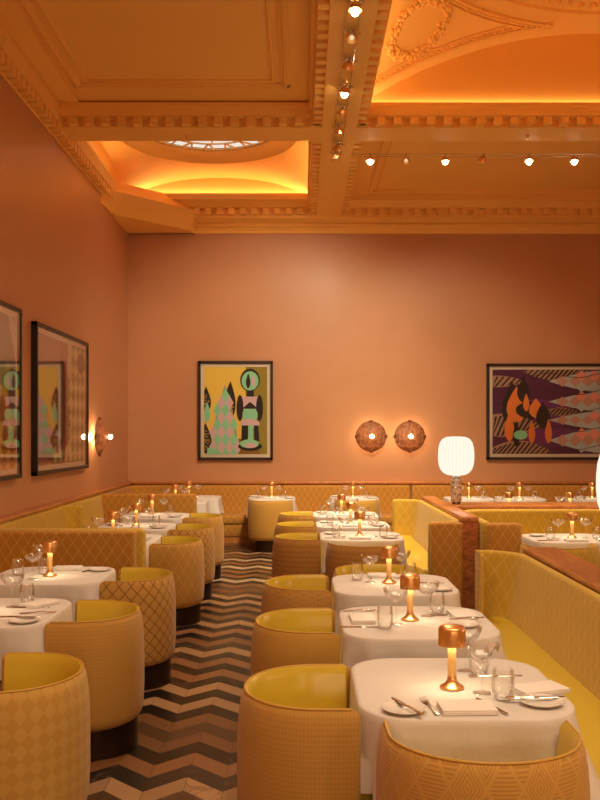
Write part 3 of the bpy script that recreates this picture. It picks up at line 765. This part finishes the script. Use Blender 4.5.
pp_('folded_napkin', 382, 576.5, 'napkin behind the lamp on %s' % w, 0); pp_('coupe_glass', 401, 578, 'coupe glass right of the lamp on %s' % w)
pp_('water_glass', 410, 579, 'water glass right of the lamp on %s' % w); pp_('table_knife', 428, 583, 'knife on the right of %s' % w, 5); pp_('side_plate', 440, 590, 'white side plate by the banquette on %s' % w)
pp_('table_fork', 372, 577, 'fork beside the napkin on %s' % w, 80)
w = TB['L2'][2]
lampat(50, 576, 'L2')
pp_('coupe_glass', 33, 579, 'coupe glass left of the lamp on %s' % w); pp_('coupe_glass', 42, 569, 'coupe glass behind the lamp on %s' % w); pp_('water_glass', 18, 575, 'water glass at the left of %s' % w)
pp_('water_glass', 44, 574, 'water glass beside the lamp on %s' % w)
pp_('folded_napkin', 68, 569, 'napkin right of the lamp on %s' % w, 4); pp_('table_knife', 91, 570, 'knife on the aisle side of %s' % w, 70); pp_('side_plate', 100, 570.5, 'white side plate on the aisle side of %s' % w)
w = TB['L1'][2]
pp_('coupe_glass', 12.5, 607, 'coupe glass at the photo edge on %s' % w); pp_('water_glass', 27, 603, 'water glass on %s' % w); pp_('table_knife', 30, 607.5, 'knife in front of the water glass on %s' % w, 4)
pp_('folded_napkin', 40, 605, 'napkin behind the knife on %s' % w, 60); pp_('table_fork', 38, 613, 'fork on the aisle side of %s' % w, 10); pp_('side_plate', 24, 622, 'white side plate at the near edge of %s' % w); pp_('table_knife', 22, 620, 'knife lying across the plate on %s' % w, 3, .016)
lamp(-1.78, 5.02, 'copper table lamp on the nearest left-hand table, outside the photo edge')
def setting(k, lx=None, ly=None, full=True, dx=.145, side=True):
    x, y, w = TB[k]; lx = x if lx is None else lx; ly = y if ly is None else ly
    lamp(lx, ly, 'copper table lamp on %s' % w)
    put('coupe_glass', lx-dx, ly-.02, 'coupe glass left of the lamp on %s' % w); put('coupe_glass', lx+dx, ly+.02, 'coupe glass right of the lamp on %s' % w)
    if not full: return
    put('water_glass', lx-dx-.085, ly-.07, 'water glass left of the lamp on %s' % w); put('water_glass', lx+dx+.08, ly-.05, 'water glass right of the lamp on %s' % w)
    if side:
        put('folded_napkin', x-.02, y-.25, 'napkin in front of the lamp on %s' % w); put('table_knife', x-.27, y-.22, 'knife at the left of %s' % w, .15)
        put('side_plate', x+.27, y-.20, 'white side plate on the right of %s' % w); put('table_fork', x+.27, y-.20, 'fork lying on the plate on %s' % w, .4, .016)
        if k != 'L5': put('side_plate', x-.28, y+.16, 'white side plate on the left of %s' % w)
setting('T4', onz(360,537,.755)[0], 8.74); setting('T5', onz(351,525,.755)[0], 9.92); setting('T6', onz(342,515,.755)[0], 11.2)
setting('L3', -1.83, 8.72); setting('L4', onz(135,526,.755)[0], 9.80); setting('L5', onz(152,514,.755)[0], 11.2)
setting('L6', -1.88, 13.35, False); setting('L7', -1.80, 14.32, False)
setting('B1', -.475, 14.1, True, .12); setting('B2', .80, 14.15, True, .12)
setting('S1', 2.58, 8.60, True, .14)
for k in ('W1', 'W2', 'W3'): setting(k, None, None, True, .14, False)
for k in ('M1', 'M2'): setting(k, None, None, False, .14)

# ------------------------------------------------------------------ globe lamps on the ledge
t = NT('pleated_paper_shade'); u = t.n('ShaderNodeTexCoord'); sp = t.n('ShaderNodeSeparateXYZ'); t.l(u.outputs['Object'], sp.inputs[0])
an = t.math('ARCTAN2', sp.outputs[1], sp.outputs[0]); rb = t.math('MULTIPLY_ADD', t.math('SINE', t.math('MULTIPLY', an, 30)), .05, .95)
e = t.n('ShaderNodeEmission'); cc = t.n('ShaderNodeCombineColor'); t.l(rb, cc.inputs[0]); t.l(t.math('MULTIPLY', rb, .93), cc.inputs[1]); t.l(t.math('MULTIPLY', rb, .76), cc.inputs[2]); t.l(cc.outputs[0], e.inputs[0]); e.inputs[1].default_value = 1.08
M['shade'] = t.done(e.outputs[0])
t = NT('mirror_mosaic'); vo = t.n('ShaderNodeTexVoronoi'); vo.inputs['Scale'].default_value = 55; t.l(t.obj(), vo.inputs['Vector'])
c = t.ramp(vo.outputs['Color'], [(0, lin(60,48,40)), (.35, lin(200,184,164)), (.7, lin(245,238,226)), (1, lin(190,140,90))])
M['mosaic'] = t.done(t.bsdf(c, .2, .4, t.bump(vo.outputs['Distance'], .8, .01)))
def globe_lamp(x, y, label):
    g = thing('globe_lamp', label, 'lamp', (x, y, .931), 0, 'globe lamps on the ledge')
    prof = [(.05,.330),(.10,.337),(.148,.360),(.182,.40),(.202,.455),(.210,.53),(.2095,.60),(.203,.665),(.188,.72),(.158,.762),(.11,.785),(.05,.790),(.045,.785)]
    mb = MB(); mb.lathe(prof, 120, ribs=30, ramp=.008); mb.build('shade', M['shade'], g)
    mb = MB(); mb.lathe([(0,.02),(.056,.02),(.064,.045),(.064,.27),(.058,.295),(0,.295)], 16); bs = mb.build('base', M['mosaic'], g, ang=15)
    mb = MB(); mb.lathe([(0,.290),(.04,.290),(.05,.305),(.05,.318),(.03,.335),(0,.335)], 20); mb.build('collar', M['steel'], g)
    for i in range(4):
        a = pi/4 + i*pi/2; mb = MB(); mb.lathe([(0,0),(.014,0),(.018,.012),(.016,.03),(0,.04)], 10, .04*cos(a), .04*sin(a)); mb.build('foot', M['dark'], bs)
    return g
globe_lamp(1.815, 10.60, 'white pleated globe lamp on mosaic base standing on the wooden ledge corner')
globe_lamp(1.74, 4.65, 'white pleated globe lamp cut off by the right photo edge, on the foreground ledge')

# ------------------------------------------------------------------ wall sconces
t = NT('amber_alabaster'); nz = t.noise(22, 5, None, .7)
c = t.ramp(nz, [(.3, lin(120,78,52)), (.7, lin(204,160,122))])
tr = t.n('ShaderNodeBsdfTranslucent'); t.l(c, tr.inputs[0]); tp_ = t.n('ShaderNodeBsdfTransparent'); t.l(c, tp_.inputs[0]); gl = t.bsdf(c, .2, 0, t.bump(nz, .6, .02))
m1 = t.n('ShaderNodeMixShader'); m1.inputs[0].default_value = .45; t.l(tr.outputs[0], m1.inputs[1]); t.l(tp_.outputs[0], m1.inputs[2])
m2 = t.n('ShaderNodeMixShader'); m2.inputs[0].default_value = .6; t.l(m1.outputs[0], m2.inputs[1]); t.l(gl, m2.inputs[2])
M['alab'] = t.done(m2.outputs[0])
sc_light = bpy.data.lights.new('sconce_light', 'POINT'); sc_light.energy = 14; sc_light.color = (1,.74,.44); sc_light.shadow_soft_size = .04
def sconce(x, y, z, rz, label):
    g = thing('wall_sconce', label, 'sconce', (x, y, z), rz, 'amber disc sconces')
    rot = Matrix.Rotation(pi/2, 4, 'Y')          # local axis points along +x, away from the wall
    def b(name, mb, mat):
        o = mb.build(name, mat, g); o.matrix_local = rot; return o
    mb = MB(); mb.lathe([(.26,.085),(.255,.10),(.20,.135),(.12,.185),(.05,.225),(.03,.232),(.03,.226),(.05,.218),(.12,.178),(.20,.128),(.252,.093),(.26,.085)], 48); dish = b('glass_dish', mb, M['alab'])
    mb = MB(); mb.lathe([(0,0),(.06,0),(.06,.012),(.007,.016),(.007,.21),(0,.21)], 20); b('bracket', mb, M['copper'])
    mb = MB(); mb.ball((0,0,.245), .034, 8); b('bulb', mb, M['bulb'])
    for i in range(4):
        a = i*pi/2; mb = MB(); c, s = cos(a), sin(a)
        mb.rbox(.252*c-.022*abs(c)-.03*abs(s), .252*c+.022*abs(c)+.03*abs(s), .252*s-.022*abs(s)-.03*abs(c), .252*s+.022*abs(s)+.03*abs(c), .08, .115, .006, 2); mb.build('clip', M['plinth_c'], dish)
    L = bpy.data.objects.new('sconce_light', sc_light); COL.objects.link(L); L.parent = g; L.location = (.06, 0, .0)
M['plinth_c'] = simple('brown_bronze', lin(120,62,38), .4, .5)
sconce(1.16, YB, 1.71, -pi/2, 'left amber disc sconce of the pair on the back wall')
sconce(1.81, YB, 1.71, -pi/2, 'right amber disc sconce of the pair on the back wall')
sconce(XL, 12.65, 1.71, 0, 'amber disc sconce on the left wall, seen side-on')

# ------------------------------------------------------------------ pictures (plain abstract prints)
PC = {}
def pc(*c):
    k = tuple(c)
    if k not in PC: PC[k] = simple('print_ink', lin(*c), .75)
    return PC[k]
def picture(label, W, Hh, shapes, loc, rz):
    """shapes: (colour, polygon in 0..1); local x along the wall, faces -y"""
    g = thing('framed_picture', label, 'picture', loc, rz, 'framed prints on the walls')
    fw, d = .045, .07
    mb = MB()
    for a, b, c, e in ((-W/2, W/2, -Hh/2, -Hh/2+fw), (-W/2, W/2, Hh/2-fw, Hh/2), (-W/2, -W/2+fw, -Hh/2, Hh/2), (W/2-fw, W/2, -Hh/2, Hh/2)):
        mb.rbox(a, b, -d, 0, c, e, .004, 1)
    mb.build('frame', M['frame'], g)
    mb = MB(); mb.box(-W/2+.02, W/2-.02, -.03, -.002, -Hh/2+.02, Hh/2-.02); mb.build('mat', M['mat'], g, smooth=False)
    mw = .10; aw, ah = W-2*mw, Hh-2*mw
    cols = []; mb = MB()
    for i, (c, poly) in enumerate(shapes):
        if c not in cols: cols.append(c)
        mb.cur = cols.index(c); y = -.032 - i*.00012
        if isinstance(poly, tuple) and poly[0] == 'e':
            _, ex, ey, rx, ry = poly; poly = [(ex+rx*cos(2*pi*q/28), ey+ry*sin(2*pi*q/28)) for q in range(28)]
        P = [(max(0, min(1, a)), max(0, min(1, b))) for a, b in poly]
        mb.add([((a-.5)*aw, y, (b-.5)*ah) for a, b in P], [list(range(len(P)))])
    mb.keep = True
    mb.build('print', [pc(*c) for c in cols], g, smooth=False)
    mb = MB(); mb.box(-W/2+.04, W/2-.04, -.062, -.059, -Hh/2+.04, Hh/2-.04); mb.build('glass_pane', M['pane'], g, smooth=False)
    return g
def leaf(cx, y0, y1, hw, n=12, lean=0): 
    R = [(cx + lean*t + hw*sin(pi*t**.75), y0+(y1-y0)*t) for t in [i/n for i in range(n+1)]]
    L = [(cx + lean*t - hw*sin(pi*t**.75), y0+(y1-y0)*t) for t in [i/n for i in range(n, -1, -1)]]
    return R + L[1:-1]
def diamonds(x0, x1, y0, y1, nx, ny, cols, keep=lambda x, y: True):
    out = []; dx, dy = (x1-x0)/nx, (y1-y0)/ny
    for j in range(2*ny+1):
        for i in range(nx+1):
            cx = x0 + (i+.5*(j % 2))*dx; cy = y0 + j*dy/2
            if keep(cx, cy): out.append((cols[j % len(cols)], [(cx-dx/2, cy), (cx, cy-dy/2), (cx+dx/2, cy), (cx, cy+dy/2)]))
    return out
def squiggle(cx, cy, n, rx, ry, col, seed):
    r = random.Random(seed); out = []
    for _ in range(n):
        a = r.uniform(0, 6.28); q = sqrt(r.random()); out.append((col, ('e', cx+rx*q*cos(a), cy+ry*q*sin(a), .012, .008)))
    return out
MINT, BLK, LIL, YEL, OLV = (150,226,178), (34,26,24), (226,192,198), (250,214,92), (158,142,52)
S = [(YEL, [(0,0),(.66,0),(.66,1),(0,1)]), (OLV, [(.66,0),(1,0),(1,1),(.66,1)]), ((150,110,40), [(.5,0),(.9,0),(.82,.12),(.55,.18)])]
S += [(BLK, leaf(.02,.0,.36,.10)), (BLK, leaf(.03,.46,.78,.08)), (BLK, leaf(.38,.36,.84,.105, lean=.04))]
S += squiggle(.02,.15,26,.07,.12,(190,150,50),1) + squiggle(.40,.58,34,.07,.15,(190,150,50),2) + squiggle(.03,.6,14,.05,.1,(190,150,50),3)
big = lambda x, y: abs(x-.33) < .22*(1-(y/.82)**1.3) + .03 and y < .78
S += [((176,170,140), leaf(.33,-.35,.80,.20))] + diamonds(.08,.60,.0,.84,4,5,[MINT,LIL],big) + [(MINT, leaf(.05,.36,.6,.05))]
S += [(BLK, ('e',.73,.85,.155,.13)), (MINT, ('e',.73,.84,.135,.11)), (BLK, leaf(.70,.75,.93,.035)), (LIL, leaf(.78,.77,.92,.03)),
      (BLK, [(.68,.66),(.79,.66),(.79,.73),(.68,.73)]), (LIL, [(.60,.66),(.88,.66),(.84,.42),(.62,.42)]), (BLK, ('e',.57,.53,.055,.15)), (BLK, ('e',.88,.53,.055,.15)),
      (MINT, ('e',.73,.45,.12,.10)), (BLK, [(.60,.52),(.86,.52),(.73,.60)]), (LIL, ('e',.73,.35,.15,.055)), (BLK, [(.59,.15),(.69,.15),(.71,.33),(.60,.33)]), (MINT, [(.70,.15),(.78,.15),(.78,.33),(.70,.33)]), (BLK, [(.80,.15),(.88,.15),(.86,.33),(.79,.33)]),
      (BLK, ('e',.73,.09,.19,.05)), (MINT, ('e',.72,.12,.15,.05)), (LIL, ('e',.74,.10,.10,.03)), (MINT, ('e',.11,.035,.06,.045))]
picture('tall yellow print with dark leaves and a mint totem of blocks, back wall', 1.262, 1.67, S, (-1.119, YB, 2.145), 0)
PUR, PUR2, ORG, PNK, PBL, STR = (86,28,72), (118,44,116), (244,140,58), (246,166,144), (192,206,206), (180,140,112)
S = [(PUR, [(0,0),(1,0),(1,1),(0,1)])]
def wave(x0, x1, yc, h): return [(x0+(x1-x0)*i/14, yc+h*sin(pi*i/14)) for i in range(15)] + [(x0+(x1-x0)*i/14, yc-h*sin(pi*i/14)) for i in range(13, 0, -1)]
def striped(poly_x0, poly_x1, yc, h, n, a, b):
    out = [(a, wave(poly_x0, poly_x1, yc, h))]
    for i in range(n):
        q = (i+.5)/n; x = poly_x0+(poly_x1-poly_x0)*q; hh = h*sin(pi*q)*.92; sl = .05*min(1, hh/.06)
        out.append((b, [(x-.012-sl*.5, yc-hh), (x+.004-sl*.5, yc-hh), (x+.016+sl*.5, yc+hh*.9), (x+.0+sl*.5, yc+hh*.9)]))
    return out
S += [(PUR2, wave(.1,.75,.2,.12)), (PUR2, wave(.05,.6,.55,.1)), (PUR2, wave(.2,.8,.42,.08))]
S += striped(-.2,.36,.34,.14,16,STR,BLK) + striped(-.05,.42,.04,.12,14,STR,BLK) + striped(.22,.7,.97,.10,14,STR,BLK) + striped(.35,.62,.50,.05,9,STR,BLK) + striped(-.2,.25,.86,.07,10,STR,BLK)
for yc, h in ((.86,.13),(.62,.12),(.40,.11),(.16,.15)):
    S += [(PBL, wave(.40,1.25,yc,h))]
    S += diamonds(.50,1.05,yc-h,yc+h,6,2,[PNK,PBL,(206,160,140)], lambda x, y, yc=yc, h=h: abs(y-yc) < h*sin(pi*max(0, min(1, (x-.40)/.85)))-.03)
for yc in (.93,.73,.52,.29,.08): S += [((70,60,60), [(.3+.7*i/12, yc+.03*sin(i*.9)+.004) for i in range(13)] + [(.3+.7*i/12, yc+.03*sin(i*.9)-.004) for i in range(12,-1,-1)])]
S += [(BLK, leaf(.14,.30,.86,.075)), (ORG, leaf(.17,.36,.80,.07)), (ORG, leaf(.12,.14,.5,.035)), (BLK, leaf(.22,.6,.92,.045)), (BLK, ('e',.27,.52,.105,.10)), (ORG, leaf(.31,.42,.66,.05)), (BLK, leaf(.36,.30,.62,.05)),
      (ORG, leaf(.28,.12,.40,.025)), (ORG, leaf(.40,.12,.42,.025)), (BLK, leaf(.17,.08,.40,.025)), (MINT, ('e',.20,.225,.05,.055)), (ORG, leaf(.24,.50,.72,.022))]
picture('wide purple print with orange and black shapes and pink diamonds', 2.55, 1.62, S, (4.385, YB, 2.125), 0)
SAL, TANP, TAN2 = (176,108,88), (236,208,150), (150,136,70)
S = [(SAL, [(0,0),(1,0),(1,1),(0,1)])]
S += [((222,196,140), [(.62,1),(1,1),(1,0),(.2,0),(.5,.06),(.66,.2),(.60,.5),(.72,.62),(.60,.75)])]
S += diamonds(.3,1.05,.0,1.0,7,7,[TAN2,TANP], lambda x, y: x > .64+.06*sin(y*9) or y < .08)
S += [((96,60,52), ('e',.9,.86,.1,.09))] + squiggle(.9,.84,30,.1,.1,(150,100,70),7)
S += squiggle(.6,.3,40,.05,.15,(60,36,34),9) + [((176,110,88), leaf(.2,.05,.9,.1)), ((140,78,66), leaf(.45,.1,.95,.08))]
picture('wide salmon print with olive diamonds on its right side, left wall', 2.36, 1.68, S, (XL, 10.94, 2.135), pi/2)
S = [((196,190,170), [(0,0),(1,0),(1,1),(0,1)]), ((120,124,120), [(.6,1),(.9,1),(1,.7),(1,.4),(.8,.55)]), ((180,170,70), [(.82,.5),(1,.42),(1,.66),(.88,.7)]), ((150,110,130), leaf(.95,.3,.8,.04)), ((222,150,48), [(0,0),(1,0),(.95,.35),(.85,.55),(.75,.3),(.6,.5),(.4,.2),(.2,.45),(0,.3)])]
S += diamonds(.0,1.0,.0,.36,10,4,[(236,176,70),(204,120,40)], lambda x, y: y < .33) + [((50,40,32), leaf(.72,.2,.95,.05)), ((110,70,60), leaf(.6,.35,.9,.04)), ((60,44,40), ('e',.5,.6,.12,.2))]
picture('print with orange diamonds at the left edge of the photo, left wall', 2.58, 1.73, S, (XL, 7.95, 2.165), pi/2)

# ------------------------------------------------------------------ spotlights on cables
t_m = M['steel']
M['lens'] = emit('spot_lens', (1,.80,.52,1), 60)
M['lens_dim'] = emit('spot_lens_side', (1,.72,.4,1), .9)
me_cache = {}
mb = MB(); mb.lathe([(.018,.06),(.03,.055),(.05,.03),(.062,.0),(.058,0),(.045,.028),(.02,.05)], 20); me_cache['reflector'] = mb.mesh('reflector', M['copper'])
mb = MB(); mb.ball((0,0,-.008), .036, 6); me_cache['on'] = mb.mesh('bulb', M['lens']); mb = MB(); mb.ball((0,0,.012), .022, 6); me_cache['off'] = mb.mesh('bulb', M['lens_dim'])
mb = MB(); mb.tube([(0,0,.055),(0,0,.10)], .012, 8); mb.tube([(-.075,0,.075),(.075,0,.075)], .005, 6); me_cache['yoke'] = mb.mesh('yoke', M['steel'])
sp_light = bpy.data.lights.new('spot_light', 'SPOT'); sp_light.energy = 185; sp_light.color = (1,.80,.54); sp_light.spot_size = radians(95); sp_light.spot_blend = .7; sp_light.shadow_soft_size = .10
sp_wall = sp_light.copy(); sp_wall.name = 'spot_light_tilted'; sp_wall.spot_size = radians(80); sp_wall.energy = 230
def spot(x, y, label, on, tx=0, ty=0, across=False, light=True):
    g = thing('cable_spotlight', label, 'spotlight', (x, y, 5.235), 0, 'spotlights on the ceiling cables')
    g.rotation_euler = (tx, ty, pi/2 if across else 0)
    link('bulb', me_cache['on' if on else 'off'], link('reflector', me_cache['reflector'], g)); link('yoke', me_cache['yoke'], g)
    if light:
        L = bpy.data.objects.new('spot_light', sp_wall if tx > .6 else sp_light); COL.objects.link(L); L.parent = g; L.location = (0,0,-.05)
onl = ['nearest', 'second', 'third', 'fourth', 'fifth', 'sixth', 'seventh', 'farthest']
for i, (y, on) in enumerate(((7.41,1),(7.93,0),(8.56,0),(9.21,1),(9.78,0),(10.4,0),(10.98,0),(11.37,0))):
    spot(.437, y, '%s spotlight on the cables under the long ceiling beam' % onl[i], on, radians((0,-25,46,15,52,25,56,10)[i]), radians((0,10,16,10,20,-20,14,-10)[i]))
for i, (x, on) in enumerate(((.87,1),(1.33,0),(1.83,1),(2.31,0),(2.9,1),(3.48,1))):
    spot(x, 11.5, '%s spotlight from the left on the cables before the far right ceiling panel' % ['first','second','third','fourth','fifth','sixth'][i], on, 0, radians((5,25,-5,-40,8,0)[i]), True)
for sx in (-.055, .055):
    mb = MB(); mb.tube([(.437+sx, 4.5, 5.315), (.437+sx, 4.6, 5.31), (.437+sx, 11.75, 5.31), (.437+sx, 11.8, 5.335)], .004, 5)
    tag(mb.build('ceiling_cable', M['steel']), '%s steel cable carrying the spotlights below the long beam' % ('left' if sx < 0 else 'right'), 'cable', 'spotlight cables')
for sy in (-.055, .055):
    mb = MB(); mb.tube([(.60, 11.5+sy, 5.36), (.66, 11.5+sy, 5.31), (6.2, 11.5+sy, 5.31)], .004, 5)
    tag(mb.build('ceiling_cable', M['steel']), '%s steel cable carrying the row of spotlights across the right coffer' % ('near' if sy < 0 else 'far'), 'cable', 'spotlight cables')
for x, y, lb in ((2.70, 10.78, 'right'), (-1.38, 10.80, 'left')):
    g = thing('sprinkler_head', 'small ceiling sprinkler under the %s half of the cross beam' % lb, 'sprinkler', (x, y, 5.333), 0, 'sprinkler heads')
    mb = MB(); mb.lathe([(0,0),(.03,0),(.03,-.008),(.01,-.012),(.01,-.04),(0,-.04)], 14); mb.build('body', M['copper'], g)
    mb = MB(); mb.lathe([(0,-.045),(.02,-.045),(.02,-.042),(0,-.042)], 14); mb.build('deflector', M['copper'], g)

# ------------------------------------------------------------------ lights
def area(name, loc, rot, sx, sy, e, col):
    L = bpy.data.lights.new(name, 'AREA'); L.shape = 'RECTANGLE'; L.size = sx; L.size_y = sy; L.energy = e; L.color = col
    o = bpy.data.objects.new(name, L); COL.objects.link(o); o.location = loc; o.rotation_euler = rot; return o
CV = (1,.66,.32)
def cove(A, B, e, tilt):                          # light strip lying on top of a cornice, shining up
    A = Vector(A); B = Vector(B); d = B-A; L = d.length
    o = area('cove_light', ((A+B)/2)[:] , (0,0,0), L, .03, e*L, CV)
    z = Vector(tilt).normalized()*-1; x = d.normalized(); y = z.cross(x); m = Matrix((x, y, z)).transposed().to_4x4()
    m.translation = (A+B)/2; o.matrix_world = m
zc = 5.60
E3, E2 = 2.1, 2.4
cove((XL+.05,14.69,zc+.04),(.15,14.69,zc+.04), E3*1.3, (0,.2,1)); cove((.14,11.1,zc),(.14,14.6,zc), E3, (.2,0,1)); cove((XL+.05,11.1,zc),(XL+.05,14.0,zc), E3*.8, (.3,0,1)); cove((XL+.1,11.07,zc),(.1,11.07,zc), E3*.6, (0,0,1))
cove((.75,10.485,zc),(6.1,10.485,zc), E2*.4, (0,.1,1)); cove((.73,5.4,zc),(.73,10.4,zc), E2*1.4, (-.1,0,1)); cove((6.12,5.4,zc),(6.12,10.4,zc), E2, (.1,0,1)); cove((.75,5.3,zc),(6.1,5.3,zc), E2, (0,-.1,1))
# added overhead area fills, out of view, for soft light on the room
RM = (1,.80,.54)
area('room_fill', (1.6, 1.5, 5.25), (0,0,0), 4.0, 2.5, 150, RM)
area('room_fill', (-1.4, 3.2, 5.25), (0,0,0), 1.5, 2.0, 35, RM)
for p, e in (((4.2,4.2,1.6),32), ((4.0,8.0,1.6),30), ((.3,-1.6,1.75),70), ((2.6,-1.0,1.75),50)):   # added unseen point fills that lift the ceiling and walls
    L = bpy.data.lights.new('fill_light', 'POINT'); L.energy = e; L.color = (1,.80,.52); L.shadow_soft_size = .21
    o = bpy.data.objects.new('fill_light', L); COL.objects.link(o); o.location = p
W = bpy.data.worlds.new('World'); SC.world = W; W.use_nodes = True; W.node_tree.nodes['Background'].inputs[0].default_value = (.02,.014,.01,1)

# ------------------------------------------------------------------ camera, view
cam = bpy.data.cameras.new('camera'); co = bpy.data.objects.new('camera', cam); COL.objects.link(co); SC.camera = co
co.location = (0, 0, H); co.rotation_euler = (pi/2, 0, 0)
cam.sensor_fit = 'AUTO'; cam.sensor_width = 36; cam.lens = F/800*36
cam.shift_x = (300-VX)/800; cam.shift_y = (VY-400)/800
cam.clip_start = .05; cam.clip_end = 100
vs = SC.view_settings; vs.view_transform = 'Standard'; vs.look = 'None'; vs.gamma = 1; vs.use_curve_mapping = False; vs.exposure = 0
cy = SC.cycles; cy.use_denoising = True; cy.max_bounces = 10; cy.diffuse_bounces = 5; cy.transparent_max_bounces = 24; cy.glossy_bounces = 4
cy.caustics_reflective = False; cy.caustics_refractive = False; cy.sample_clamp_indirect = 4
